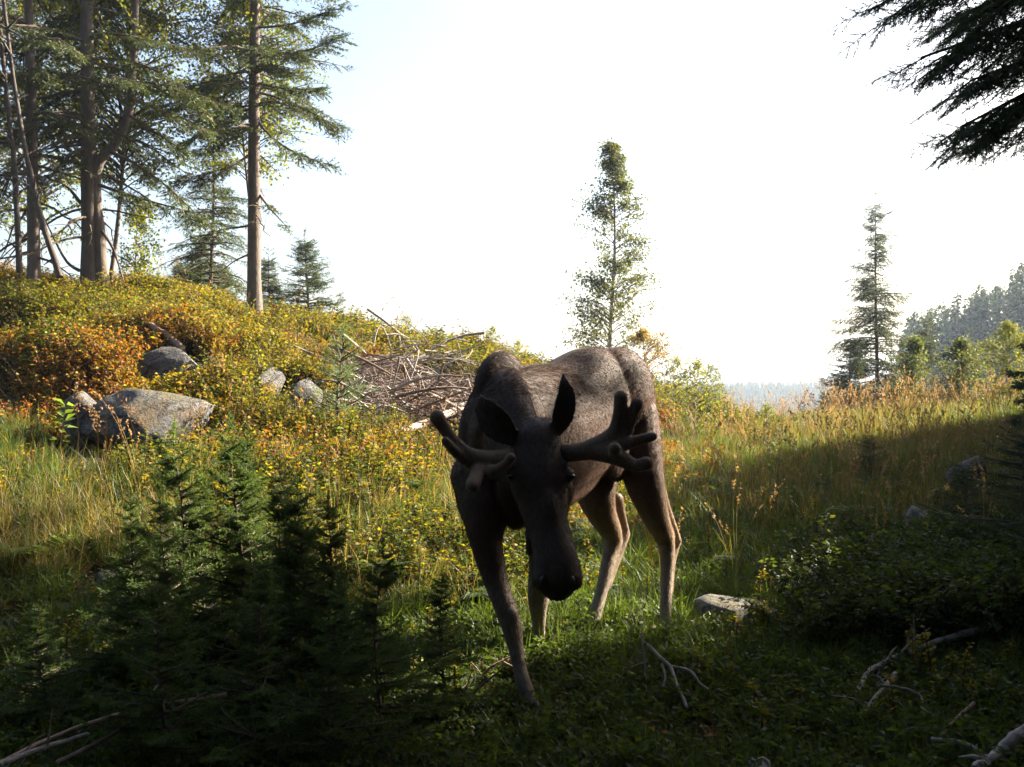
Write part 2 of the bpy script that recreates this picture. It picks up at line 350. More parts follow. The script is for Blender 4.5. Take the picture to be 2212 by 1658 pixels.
def scatter(name, variants, pts, rotz, scale, idx, label, cat, tilt=.12):
    """geometry-node scatter of plants nobody could count; one object, kind = stuff"""
    cl = bpy.data.collections.new(name + '_kinds')
    for q, o in enumerate(variants): o.name = '%s_%02d' % (name + '_kind', q); cl.objects.link(o)
    me = bpy.data.meshes.new(name); n = len(pts); me.vertices.add(n); me.vertices.foreach_set('co', np.asarray(pts, np.float32).ravel())
    def at(nm, ty, key, arr):
        a_ = me.attributes.new(nm, ty, 'POINT'); a_.data.foreach_set(key, np.asarray(arr).ravel())
    tl = RNG.normal(0, tilt, (n, 2))
    at('rot', 'FLOAT_VECTOR', 'vector', np.column_stack([tl, rotz]).astype(np.float32))
    at('scl', 'FLOAT', 'value', np.asarray(scale, np.float32)); at('idx', 'INT', 'value', np.asarray(idx, np.int32))
    me.update()
    o = bpy.data.objects.new(name, me); COL.objects.link(o); tag(o, label, cat, kind='stuff')
    ng = bpy.data.node_groups.new(name, 'GeometryNodeTree')
    ng.interface.new_socket('Geometry', in_out='INPUT', socket_type='NodeSocketGeometry'); ng.interface.new_socket('Geometry', in_out='OUTPUT', socket_type='NodeSocketGeometry')
    nn = ng.nodes; gi = nn.new('NodeGroupInput'); go = nn.new('NodeGroupOutput'); ip = nn.new('GeometryNodeInstanceOnPoints'); ci = nn.new('GeometryNodeCollectionInfo')
    ci.inputs['Collection'].default_value = cl; ci.inputs['Separate Children'].default_value = True; ci.inputs['Reset Children'].default_value = True
    def na(nm, ty): q = nn.new('GeometryNodeInputNamedAttribute'); q.data_type = ty; q.inputs['Name'].default_value = nm; return q.outputs['Attribute']
    er = nn.new('FunctionNodeEulerToRotation'); lk = ng.links.new
    lk(na('rot', 'FLOAT_VECTOR'), er.inputs[0]); lk(er.outputs[0], ip.inputs['Rotation']); lk(na('scl', 'FLOAT'), ip.inputs['Scale']); lk(na('idx', 'INT'), ip.inputs['Instance Index'])
    ip.inputs['Pick Instance'].default_value = True
    lk(gi.outputs[0], ip.inputs['Points']); lk(ci.outputs[0], ip.inputs['Instance']); lk(ip.outputs[0], go.inputs[0])
    md = o.modifiers.new('scatter', 'NODES'); md.node_group = ng
    return o

# ------------------------------------------------------------------ conifer sprigs
def sprig_fine(seed, n=44, needle=.13, nw=.018, side=True, col=(.05, .085, .028)):
    """unit-long spruce shoot: thin stem, needles pointing forward all round, a pair of side shoots"""
    r = np.random.default_rng(seed); g = Geo(); axes = [(np.zeros(3), np.array([1.0, 0, 0]), 1.0)]
    if side:
        for t, s, l in ((.22, 1, .55), (.35, -1, .5), (.52, 1, .38), (.62, -1, .34)): axes.append((np.array([t, 0, 0]), norm([.62, s * .75, r.uniform(-.2, .1)]), l))
    for b, d, l in axes:
        p_ = np.stack([b, b + d * l * .5 + [0, 0, .015], b + d * l]); tube(g, p_, [.012, .009, .004], 3, (.55 * 2, .33 * 2, .18 * 2) if False else (.11, .065, .035), cap=False)
        k = max(8, int(n * l)); t = r.uniform(.03, 1, k); T = b + d * (l * t)[:, None]; q = r.uniform(0, 6.28, k)
        R0 = rot_from(d[None].repeat(k, 0), q); nd = norm(R0[:, :, 0] * .9 + R0[:, :, 1] * .85); nl = needle * r.uniform(.75, 1.1, k) * (.75 + .5 * (1 - t))
        tv = np.array([[0, -.5, 0], [0, .5, 0], [1, 0, 0]]); S = np.stack([nl, np.full(k, nw), np.ones(k)], -1)
        c = np.array(col) * r.uniform(.7, 1.35, (k, 1)); stamp(g, tv, np.array([[0, 1, 2]]), np.ones((3, 3)), rot_from(nd, r.uniform(0, 3.14, k)), T, S, c)
    v, f, c = g.arrays()
    # triangulate quads of the stem
    F3 = []
    for q in f: F3.append(q if q.shape[1] == 3 else np.vstack([q[:, [0, 1, 2]], q[:, [0, 2, 3]]]))
    return v, np.vstack(F3), c
SPR_FINE = [sprig_fine(1), sprig_fine(2), sprig_fine(3)]
SPR_FLARE = [sprig_fine(1, col=(.06, .105, .085)), sprig_fine(2, col=(.07, .115, .09))]  # blue lens flare put into the needle colour of the near boughs
SPR_YOUNG = [sprig_fine(21 + i, 74, .15, .030, col=(.075, .125, .03)) for i in range(3)]
SPR_MID = [sprig_fine(5 + i, 11, .16, .045, col=(.055, .085, .026)) for i in range(3)]
SPR_FAR = [sprig_fine(9 + i, 4, .30, .12, col=(.035, .052, .024)) for i in range(2)]

def place_twigs(g, kinds, T, D, S, r, tint=None, roll=.5, m=0):
    T = np.asarray(T); D = np.asarray(D); S = np.asarray(S); k = r.integers(0, len(kinds), len(T)); R = rot_from(D, r.normal(0, roll, len(T)))
    if tint is None: tint = r.uniform(.75, 1.25, (len(T), 1)) * np.ones((1, 3))
    for q, (tv, tf, tc) in enumerate(kinds):
        s = k == q; stamp(g, tv, tf, tc, R[s], T[s], S[s], tint[s], m)

def spruce_parts(seed, H, Rb, h0, whorl, nb, kinds, twig, droop=.25, rise=.35, density=1.0, lean=(0, 0), trunk_r=.12, jit=.25, gap=0.0, power=.85, tint=(1, 1, 1), sides=8, twig_gap=None, dead=0, side_bias=None, hang=0.0):
    """returns (trunk Geo, crown Geo, list of dead-branch Geos) at the origin"""
    r = np.random.default_rng(seed); tg, cg, deads = Geo(), Geo(), []
    n = 14; t = np.linspace(0, 1, n); path = np.stack([lean[0] * t * H + .03 * np.sin(t * 5 + seed), lean[1] * t * H + .03 * np.cos(t * 4 + seed), t * H - .08 * (t == 0)], -1)
    rad = trunk_r * ((1 - t) ** .8 * .95 + .02); rad[0] *= 1.35
    tube(tg, path, rad, sides, wob=.06)
    tr = lambda z: np.array([np.interp(z, path[:, 2], path[:, 0]), np.interp(z, path[:, 2], path[:, 1]), z])
    T, D, S = [], [], []; z = h0; tw_gap = twig_gap or twig * .45
    while z < H * .985:
        u = (z - h0) / (H - h0); Lb = Rb * max(.04, (1 - u)) ** power
        for q in range(nb):
            if r.random() < gap: continue
            az = r.uniform(0, 6.28); l = Lb * r.uniform(1 - jit * 1.6, 1 + jit)
            if side_bias is not None: l *= 1 + side_bias[1] * math.cos(az - side_bias[0])
            d = np.array([math.cos(az), math.sin(az), 0]); up0 = rise * (.3 + .9 * u) ; dr = droop * (1 - u * .8)
            b0 = tr(z + r.uniform(-.06, .06)); s = np.linspace(0, 1, 7)[:, None]
            p_ = b0 + d * l * s + np.array([0, 0, 1]) * l * (up0 * s - (dr + up0 * .35) * s ** 2 + .10 * s ** 4) + r.normal(0, .012 * l, (7, 3)) * s
            tube(tg, p_, np.linspace(min(.03, .008 + .012 * l), .003, 7), 4, (.8, .75, .7), cap=False)
            k = max(3, int(l / tw_gap * density)); tt = np.linspace(.12, 1, k) ** .9; f = tt * 6; i = np.clip(f.astype(int), 0, 5); w = (f - i)[:, None]
            q_ = p_[i] * (1 - w) + p_[i + 1] * w; tan = norm(p_[i + 1] - p_[i]); sd = norm(np.cross(tan, [0, 0, 1]))
            for sg in (-1, 1):
                D.append(norm(tan * .75 + sd * sg * r.uniform(.5, 1.0, (k, 1)) + np.array([0, 0, -1]) * (r.uniform(0, .25, (k, 1)) + hang * r.uniform(.3, 1.2, (k, 1))))); T.append(q_)
                S.append(twig * (1.15 - .6 * tt) * r.uniform(.7, 1.2, k) * min(1, .35 + l / Rb))
            T.append(p_[-1:]); D.append(norm(tan[-1:] + [0, 0, .1])); S.append(np.array([twig * .6]))
        z += whorl * r.uniform(.7, 1.3) * (1 - .45 * u)
    T.append(tr(H * .99)[None]); D.append(np.array([[0, 0, 1.0]])); S.append(np.array([twig]))
    T = np.concatenate(T); tn = r.uniform(.75, 1.3, (len(T), 1)) * np.array(tint)[None]
    place_twigs(cg, kinds, T, np.concatenate(D), np.concatenate(S), r, tn)
    for q in range(dead):
        z_ = r.uniform(h0 * .35, h0 * 1.05); az = r.uniform(0, 6.28); l = Rb * r.uniform(.3, .8); d = np.array([math.cos(az), math.sin(az), 0]); dg = Geo()
        b0 = tr(z_); p_ = b0 + d * l * np.linspace(0, 1, 8)[:, None] + np.array([0, 0, -1]) * l * (np.linspace(0, 1, 8)[:, None] ** 1.5) * r.uniform(.1, .7) + r.normal(0, .02 * l, (8, 3)) * np.linspace(0, 1, 8)[:, None]
        tube(dg, p_, np.linspace(.022, .004, 8), 5, (.7, .65, .6), cap=False)
        for w in range(int(5 * l)):
            i = r.integers(2, 7); dd = norm(d + r.normal(0, .6, 3) + [0, 0, -.5]); tube(dg, np.stack([p_[i], p_[i] + dd * .15, p_[i] + dd * .35 + [0, 0, -.05]]), [.006, .004, .002], 3, (.7, .65, .6), cap=False)
        deads.append(dg)
    return tg, cg, deads

def put_tree(name, parts, loc, label, cat, group=None, rz=0, bark=M_BARK, leafm=M_NEEDLE, crown='crown', sc=1.0):
    root = empty(name, loc, rz, label=label, cat=cat, group=group); root.scale = (sc, sc, sc)
    tg, cg, dd = parts
    tg.obj('trunk', bark, root, smooth=True); cg.obj(crown, leafm, root)
    for d in dd: d.obj('dead_branch', M_TWIG, root, smooth=True)
    return root
def copy_tree(root, loc, rz, sc=1.0, label=None):
    def cp(o, par):
        c = o.copy(); COL.objects.link(c); c.parent = par
        for ch in [q for q in o.children]: cp(ch, c)
        return c
    c = cp(root, None); c.location = loc; c.rotation_euler = (0, 0, rz); c.scale = (sc, sc, sc)
    if label: c['label'] = label
    return c

def birch_parts(seed, H, R, h0, nbr, leaf, nleaf, cols, trunk_r=.05, shape='column', fork=None, lean=(0, 0), simple=True):
    r = np.random.default_rng(seed); tg, cg = Geo(), Geo(); n = 12; t = np.linspace(0, 1, n)
    path = np.stack([lean[0] * H * t + .04 * H / 4 * np.sin(t * 6 + seed), lean[1] * H * t + .03 * np.cos(t * 5), t * H * .97 - .06 * (t == 0)], -1)
    tube(tg, path, trunk_r * ((1 - t) ** .9 + .05), 7, wob=.05)
    T, C = [], []
    for q in range(nbr):
        u = r.uniform(0, 1) ** .9; z = h0 + (H * .93 - h0) * u; az = r.uniform(0, 6.28); d = np.array([math.cos(az), math.sin(az), 0])
        if isinstance(shape, list): w = np.interp(u, [q_[0] for q_ in shape], [q_[1] for q_ in shape])
        elif shape == 'column': w = (1 - u) ** .5 * (.75 + .25 * math.sin(u * 9 + seed))
        else: w = math.sin(min(1, u * .85 + .18) * math.pi) ** .7
        l = max(.12 * R, R * w * r.uniform(.55, 1.2)); b0 = np.array([np.interp(z, path[:, 2], path[:, 0]), np.interp(z, path[:, 2], path[:, 1]), z])
        p_ = bez(b0, b0 + d * l * .5 + [0, 0, l * .45], b0 + d * l + [0, 0, l * r.uniform(.1, .6)], 6); tube(tg, p_, np.linspace(.004 + .008 * l, .002, 6), 4, (.6, .5, .45), cap=False)
        for s in range(3):
            i = r.integers(2, 5); dd = norm(d + r.normal(0, .7, 3)); e_ = p_[i] + dd * l * .4; tube(tg, np.stack([p_[i], (p_[i] + e_) / 2, e_]), [.004, .003, .0015], 3, (.5, .4, .35), cap=False)
            k = nleaf // 5; w_ = r.uniform(0, 1, (k, 1)); T.append(p_[i] * (1 - w_) + e_ * w_ + r.normal(0, leaf * .9, (k, 3)))
        k = nleaf // 2; f = r.uniform(.25, 1, k) * 5; i = np.clip(f.astype(int), 0, 4); w_ = (f - i)[:, None]; T.append(p_[i] * (1 - w_) + p_[i + 1] * w_ + r.normal(0, leaf * 1.1, (k, 3)))
    leaves(cg, np.concatenate(T), r, leaf, cols, up=-.2, simple=simple)
    return tg, cg, []
# ------------------------------------------------------------------ placing things on the terrain
def hit(px, py, y0=3.0, y1=60):
    """where the camera ray through a photograph point meets the ground"""
    Y = np.arange(y0, y1, .02); p_ = np.stack([(px - CX) / F * Y, Y, CAMZ - (py - CY) / F * Y], -1); h = height(p_[:, 0], Y)
    i = np.argmax(h >= p_[:, 2]); 
    if not (h >= p_[:, 2]).any(): i = len(Y) - 1
    return np.array([p_[i, 0], Y[i], h[i]])
def on(px, Y, dz=0.0):
    x = (px - CX) / F * Y; return (x, Y, ground_at(x, Y) + dz)
def vpx(n, Y): return n / F * Y      # n picture units at distance Y, in metres

# ------------------------------------------------------------------ boulders
import bmesh
def rock_mesh(size, seed, sub=5, rough=.13, flat=8, cut=.52):
    bm = bmesh.new(); bmesh.ops.create_icosphere(bm, subdivisions=sub, radius=1); v = np.array([q.co[:] for q in bm.verts]); f = np.array([[w.index for w in q.verts] for q in bm.faces]); bm.free()
    r = np.random.default_rng(seed); n1 = SineNoise(seed, 12, .8, 2.5); n2 = SineNoise(seed + 1, 14, 4, 9); n3 = SineNoise(seed + 2, 20, 12, 26)
    for q in range(flat + 5):
        d = norm(r.normal(size=3)); h = r.uniform(cut, cut + .22); s = v @ d - h; v = v - np.maximum(s, 0)[:, None] * d * .92
    v = v * (1 + rough * n1(v) + rough * .3 * n2(v) + rough * .09 * n3(v))[:, None]
    g = Geo(); g.add(v * np.array(size), f); return g
def rock(loc, size, seed, label, rz=0, tilt=0, group=None, cat='boulder', name='boulder', sub=4, **k):
    g = rock_mesh(size, seed, sub, **k); o = g.obj(name, M_ROCK, smooth=True); o.location = loc; o.rotation_euler = (tilt, 0, rz)
    return tag(o, label, cat, group)
KEEP = []
def seat(px, top, bot, wpx, ry, seed, label, sink=.15, keep=1.0, dz=0, **k):
    """boulder whose visible front spans top..bot (picture units) and whose foot stands where that ray meets the ground"""
    f = hit(px, bot, 3.0); Y = f[1] + ry * .8; hz = (bot - top) / F * Y / 2; rx = wpx / F * Y / 2 * 1.13; hz *= 1.12
    c = P(px, (top + bot) / 2, Y); o = rock(c + [0, 0, -sink * hz + dz], (rx, ry, hz * (1 + sink)), seed, label, **k)
    if keep: KEEP.append((c[0], Y - ry * .55, rx * keep, ry * 1.5))
    return o
seat(298, 818, 985, 325, .6, 11, 'large grey boulder lying at the foot of the heather bank with a sunlit right edge', rz=.1, sub=5)
seat(192, 850, 972, 120, .35, 12, 'darker broken block leaning against the left end of the large grey boulder', rz=.8, flat=10)
seat(372, 752, 842, 140, .3, 22, 'pale sunlit rock half sunk in the bank just above the large grey boulder', rz=.3, tilt=.3)
seat(422, 780, 835, 50, .16, 27, 'small white rock touching the right end of the pale sunlit rock', rz=.9)
seat(578, 796, 872, 76, .18, 33, 'round brown rock on the bank left of its darker neighbour, near the yellow birch sprig', rz=.2)
seat(655, 812, 908, 112, .24, 44, 'dark rounded boulder with a pale rim, left of the young pine', rz=.4)
seat(392, 622, 650, 56, .2, 55, 'low grey stone on the crest between the double trunk and the small spruces')
seat(560, 690, 716, 46, .14, 66, 'whitish stone at the foot of the tall single spruce trunk', rz=.5)
seat(590, 690, 708, 24, .1, 67, 'smaller white stone just right of the spruce trunk foot', rz=1.5)
seat(1560, 1288, 1358, 128, .19, 77, 'smooth pale grey rock in the grass right of the moose hind hooves', rz=-.3, rough=.07, cut=.75)
seat(2095, 1000, 1080, 96, .22, 88, 'bluish white rock in the shade below the right hand spruce', rz=.4, dz=.10)
seat(1985, 1117, 1178, 92, .18, 99, 'angular grey rock in the dark grass above the pale slab', dz=.12, rz=.5, tilt=.2)
seat(1895, 1150, 1185, 110, .13, 101, 'long low pale slab lying in the grass left of the angular grey rock', dz=.08, rz=-.35)
seat(1950, 1182, 1212, 90, .13, 102, 'small pale slab in the grass just below the angular grey rock', dz=.08, rz=-.3)
seat(235, 1228, 1268, 84, .14, 103, 'dull brown stone in the shade left of the young spruce thicket', rz=.2)
seat(140, 1300, 1325, 40, .08, 104, 'small stone catching a spot of sun in the left foreground', rz=.2)
seat(15, 1330, 1365, 70, .14, 105, 'flat grey stone at the left edge of the picture in the shade', rz=.6)

# ------------------------------------------------------------------ dead wood
def stick(pts, r0, r1, label=None, name='fallen_branch', cat='branch', m=None, stubs=0, col=(1, 1, 1), seed=0, parent=None, sides=7, n=20, group=None, side_pts=()):
    g = Geo(); r = np.random.default_rng(seed); p_ = smoothpath(pts, n); p_ = p_ + r.normal(0, r0 * .12, p_.shape); tube(g, p_, np.linspace(r0, r1, n), sides, col, wob=.12)
    for q in range(stubs):
        i = r.integers(2, n - 2); d = norm(norm(p_[i + 1] - p_[i - 1]) * .6 + r.normal(0, .7, 3)); l = r.uniform(.05, .25) * (1 + r0 * 8)
        tube(g, np.stack([p_[i], p_[i] + d * l * .5 + [0, 0, .01], p_[i] + d * l]), [r0 * .45, r0 * .3, r0 * .12], 5, col)
    for sp, a_, b_ in side_pts: q = smoothpath(sp, 12); tube(g, q, np.linspace(a_, b_, 12), 6, col, wob=.1)
    o = g.obj(name, m or M_DEAD, parent, smooth=True)
    if label: tag(o, label, cat, group)
    return o
def pxs(*a): return [P(*q) for q in a]
stick([hit(a_, b_, 8) + [0, -.15, .07] for a_, b_ in ((862, 948), (915, 930), (960, 912), (1020, 885), (1060, 868))], .042, .05, 'pale barkless log lying behind the left antler of the moose', 'fallen_log', 'log', stubs=3, seed=3, col=(1.5, 1.4, 1.3))
stick([hit(a_, b_, 8) + [0, -.2, .12] for a_, b_ in ((296, 700), (330, 722), (375, 752), (405, 778))], .035, .04, 'thin brown fallen trunk slanting down the heather bank', 'fallen_log', 'log', m=M_TWIG, stubs=2, seed=4, col=(1.6, 1.5, 1.4))
stick([hit(a_, b_, 8) + [0, -.2, .1] for a_, b_ in ((395, 770), (440, 815), (480, 850), (530, 895))], .018, .01, 'curved grey root running down the bank right of the large boulder', 'root', 'root', stubs=5, seed=5)
stick(pxs((1398, 1392, 5.0), (1430, 1425, 4.9), (1448, 1440, 4.85), (1462, 1480, 4.7), (1485, 1530, 4.55)), .009, .008, 'grey forked branch standing in the grass right of the front hoof', stubs=0, seed=6, side_pts=[(pxs((1448, 1440, 4.85), (1490, 1450, 4.8), (1510, 1475, 4.75), (1530, 1490, 4.7)), .008, .005)])
stick(pxs((1385, 1370, 5.0), (1392, 1420, 4.95), (1396, 1470, 4.9)), .006, .005, 'thin upright grey twig left of the forked branch', seed=7)
stick(pxs((1430, 1435, 4.9), (1437, 1462, 4.8), (1432, 1485, 4.75)), .006, .005, 'short crooked grey twig below the forked branch', seed=8)
stick(pxs((2145, 1343, 5.6), (2080, 1372, 5.5), (2020, 1390, 5.4), (1950, 1415, 5.3), (1880, 1450, 5.1), (1852, 1500, 4.8)), .022, .012, 'long weathered branch lying across the shaded ground at right', stubs=9, seed=9)
stick(pxs((1935, 1455, 5.0), (1915, 1480, 4.85), (1885, 1515, 4.65), (1855, 1550, 4.5)), .013, .008, 'short bluish grey stick slanting below the long weathered branch', stubs=3, seed=10)
stick(pxs((2105, 1520, 4.4), (2060, 1560, 4.3), (2010, 1620, 4.1), (1960, 1655, 4.0)), .009, .005, 'slender twig slanting left through the dark right foreground', stubs=3, seed=12, m=M_TWIG, col=(1.6, 1.5, 1.5))
stick(pxs((2010, 1598, 4.0), (2050, 1602, 3.95), (2095, 1612, 3.9), (2130, 1640, 3.85)), .009, .011, 'pale bent twig near the lower right corner', stubs=2, seed=13)
stick(pxs((2230, 1575, 3.9), (2190, 1600, 3.85), (2150, 1635, 3.8), (2110, 1665, 3.7)), .028, .022, 'thick pale branch in the lower right corner', stubs=2, seed=14, col=(1.2, 1.2, 1.2))
stick(pxs((1640, 1650, 3.75), (1650, 1690, 3.6)), .035, .03, 'broken grey stub at the bottom edge right of the middle', 'stump', 'stump', stubs=1, seed=15)
stick(pxs((-5, 1650, 3.6), (100, 1600, 3.8), (220, 1555, 3.9), (350, 1525, 4.0), (490, 1502, 4.1)), .007, .012, 'long thin dead twig lying in the lower left foreground', stubs=4, seed=16, m=M_TWIG, col=(1.8, 1.7, 1.7))
stick(pxs((120, 1650, 3.6), (220, 1600, 3.75), (300, 1540, 3.9), (360, 1445, 4.1)), .010, .004, 'brown twig crossing the long thin one in the lower left foreground', stubs=3, seed=17, m=M_TWIG)
stick(pxs((0, 1655, 3.5), (70, 1625, 3.6), (190, 1585, 3.8)), .012, .008, 'short grey stick at the lower left corner', stubs=2, seed=18)
stick(pxs((1900, 1480, 4.7), (1985, 1500, 4.7), (2000, 1560, 4.5)), .008, .005, 'small hooked grey twig between the weathered branch and the slender twig', stubs=2, seed=19)
stick(pxs((1030, 885, 13.5), (1040, 845, 13.8), (1060, 800, 14)), .03, .012, 'leaning grey snag beside the hump of the moose', 'snag', 'branch', seed=20, stubs=2)
# twigs strewn in front of the front hoof
for i, (a_, b_, y_, lb) in enumerate([((1180, 1440), (1320, 1432), 5.4, 'thin sunlit twig lying level right of the front hoof'), ((1320, 1490), (1400, 1430), 5.0, 'brown stick slanting up to the forked branch'),
        ((1010, 1500), (1100, 1420), 4.9, 'curved dark stick on the left of the front leg of the moose'), ((980, 1560), (1080, 1450), 4.6, 'second curved dark stick left of the front hoof, nearer the camera'), ((1230, 1470), (1300, 1500), 4.8, 'tiny pale twig in the litter below the moose muzzle')]):
    m_ = ((a_[0] + b_[0]) / 2, (a_[1] + b_[1]) / 2 - 14); stick(pxs((*a_, y_), (*m_, y_ + .05), (*b_, y_ + .1)), .008, .004, lb, seed=60 + i, m=M_TWIG, col=(1.4, 1.3, 1.2), stubs=3)

def litter():
    r = np.random.default_rng(31); g = Geo()
    for i in range(520):
        Y = 3.3 + 4.2 * r.random() ** 1.1; X = r.uniform(-.5, .62) * Y; z = ground_at(X, Y); a_ = r.uniform(0, 3.14); l = r.uniform(.04, .28); d = np.array([math.cos(a_), math.sin(a_), r.normal(0, .12)]); c = np.array([X, Y, z + r.uniform(.005, .05)])
        q = bez(c - d * l, c + r.normal(0, .15 * l, 3) + [0, 0, .01], c + d * l, 5); rr = r.uniform(.0015, .0045); tube(g, q, np.linspace(rr, rr * .4, 5), 4, np.array([1, .9, .82]) * r.uniform(.5, 1.7), cap=False)
    o = g.obj('twig_litter', M_TWIG); tag(o, 'thin dead twigs strewn over the shaded foreground', 'twigs', kind='stuff')
litter()
def brush_pile():
    r = np.random.default_rng(5); root = empty('brush_pile', tuple(P(910, 930, 12.6)), label='heap of grey cut branches on the bank left of the moose hump', cat='brush pile'); root_l = np.array(root.location)
    for i in range(210):
        big = i < 120
        cx = r.uniform(745, 1075); u = (cx - 745) / 330; top = 790 + 35 * abs(u - .5) * 2; y = r.uniform(top, 925); c = hit(cx, y, 8); c[2] += r.uniform(.04, .55) * (1 - abs(u - .5) * 1.2); ground = c[2]; a_ = r.normal(0, .9) + (0 if r.random() < .6 else 1.4); l = r.uniform(.5, 1.7) * (1 if big else .5)
        d = np.array([math.cos(a_), .35 * math.sin(a_ * 2), r.normal(-.12, .35)]); p0 = c - d * l / 2; p1 = c + d * l / 2; p0[2] = max(p0[2], ground_at(p0[0], p0[1]) + .02)
        g = Geo(); sag = r.normal(0, .12 * l, 3); rr = r.uniform(.010, .024) if big else r.uniform(.005, .011); q = bez(p0, (p0 + p1) / 2 + sag + [0, 0, .05], p1, 7); col = np.array([1, .95, .93]) * r.uniform(.6, 1.7)
        tube(g, q - root_l, np.linspace(rr, rr * .35, 7), 5, col)
        for w in range(r.integers(1, 4)):
            k = r.integers(2, 6); dd = norm(d + r.normal(0, .6, 3)); ll = r.uniform(.1, .4); tube(g, np.stack([q[k], q[k] + dd * ll * .5, q[k] + dd * ll + [0, 0, -.04]]) - root_l, [rr * .4, rr * .3, .002], 3, col, cap=False)
        g.obj('branch', M_DEAD if r.random() < .88 else M_TWIG, root, smooth=True)
    g = Geo()
    for i in range(1500):
        c = P(r.uniform(735, 1090), r.uniform(810, 935), 1); Y = 11.9 + r.uniform(0, 3.0); c = np.array([(c[0]) * Y, Y, 0]); c[2] = ground_at(c[0], c[1]) + abs(r.normal(0, .16)); d = norm(r.normal(0, 1, 3) * [1, 1, .5]); l = r.uniform(.08, .3)
        tube(g, np.stack([c - d * l, c + [0, 0, .02], c + d * l]) - root_l, [.004, .0035, .002], 3, np.array([1, .85, .75]) * r.uniform(.5, 1.5), cap=False)
    o = g.obj('twigs', M_TWIG, root); o['kind'] = 'stuff'
KEEP.append((-1.15, 13.2, 1.05, 1.9)); KEEP.append((-.75, 11.6, .75, .5))
brush_pile()

# ------------------------------------------------------------------ trees on the left bank
def T_(px, Y, dz=-.05): return on(px, Y, dz)
# A: dense old spruce at the left edge, crooked trunks and dead boughs
A = spruce_parts(101, 10.5, 2.2, 2.4, .46, 5, SPR_MID, .38, droop=.55, density=.9, trunk_r=.10, dead=14, lean=(-.015, 0), hang=.6, gap=.1)
put_tree('spruce_tree', A, T_(70, 15.0), 'dark spruce with hanging dead boughs near the left edge of the picture', 'spruce', 'tall spruces on the bank')
A2 = spruce_parts(102, 11.5, 2.4, 3.2, .5, 5, SPR_MID, .40, droop=.5, density=.9, trunk_r=.14, dead=8, lean=(.01, 0), hang=.6, gap=.15)
put_tree('spruce_tree', A2, T_(-60, 17.0), 'spruce cut off by the left edge of the picture, behind the one with dead boughs', 'spruce', 'tall spruces on the bank')
# B: double trunk spruce with a curved second leader
def double_spruce():
    tg, cg, dd = spruce_parts(103, 12, 2.4, 2.7, .46, 5, SPR_MID, .42, droop=.38, rise=.2, density=1.1, trunk_r=.135, dead=12, hang=.35, gap=.12, lean=(-.004, 0))
    Y = 15.5; b = np.array(T_(195, Y)); q = [P(222, 600, Y) - b, P(214, 520, Y) - b, P(206, 430, Y) - b, P(212, 355, Y) - b, P(250, 310, Y) - b, P(276, 250, Y) - b, P(284, 190, Y) - b, P(292, 60, Y) - b, P(298, -150, Y) - b]
    q[0][2] = -.05; s2 = Geo(); tube(s2, smoothpath(q, 30), np.linspace(.13, .04, 30) * np.interp(np.linspace(0, 1, 30), [0, .1, .3, 1], [1.1, .85, .8, 1]), 8, wob=.08)
    root = put_tree('spruce_tree', (tg, cg, dd), tuple(b), 'tall spruce with a forked double trunk on top of the bank at left', 'spruce', 'tall spruces on the bank')
    s2.obj('second_trunk', M_BARK, root, smooth=True)
    r = np.random.default_rng(9); extra = Geo(); tw = Geo(); T, D, S = [], [], []
    # long low boughs reaching right and left, seen one by one in the photograph
    for (p0, p1, p2, w) in [((240, 330, 15.4), (330, 380, 15.0), (430, 470, 14.6), 26), ((215, 400, 15.4), (300, 450, 15), (440, 465, 14.7), 34), ((280, 215, 15.4), (350, 250, 15), (435, 275, 14.7), 34), ((286, 190, 15.4), (380, 190, 15), (450, 240, 14.6), 34),
                            ((280, 250, 15.4), (330, 300, 15), (380, 315, 14.6), 26), ((180, 250, 15.4), (90, 240, 15), (20, 300, 14.6), 30), ((180, 180, 15.4), (90, 150, 15), (0, 170, 14.6), 34), ((190, 130, 15.4), (300, 130, 15), (410, 200, 14.6), 34), ((185, 320, 15.4), (130, 350, 15), (90, 420, 14.6), 20)]:
        a_ = bez(P(*p0) - b, P(*p1) - b + [0, 0, .12], P(*p2) - b, 12); tube(tw, a_, np.linspace(.028, .006, 12), 5, (.7, .65, .6)); tan = norm(np.gradient(a_, axis=0)); sd = norm(np.cross(tan, [0, 0, 1]))
        for k in range(w):
            f = r.uniform(1.5, 11); i = int(min(f, 10)); c = a_[i] + (a_[i + 1] - a_[i]) * (f - i); T.append(c); D.append(norm(tan[i] * .8 + sd[i] * r.choice([-1, 1]) * r.uniform(.2, 1) + [0, 0, -r.uniform(.1, .9)])); S.append(r.uniform(.25, .5))
    place_twigs(extra, SPR_MID, T, D, S, r); extra.obj('low_foliage', M_NEEDLE, root); tw.obj('bough', M_TWIG, root, smooth=True)
    for pts in [((175, 440, 15.4), (140, 400, 15.2), (85, 380, 14.8)), ((220, 500, 15.4), (245, 540, 15.2), (270, 618, 14.9)), ((172, 585, 15.4), (140, 560, 15.2), (95, 470, 14.9)), ((190, 470, 15.4), (150, 480, 15.2), (155, 500, 15.0))]:
        g = Geo(); tube(g, smoothpath([P(*w) - b for w in pts], 10), np.linspace(.03, .008, 10), 5, (.7, .65, .6)); g.obj('dead_branch', M_TWIG, root, smooth=True)
double_spruce()
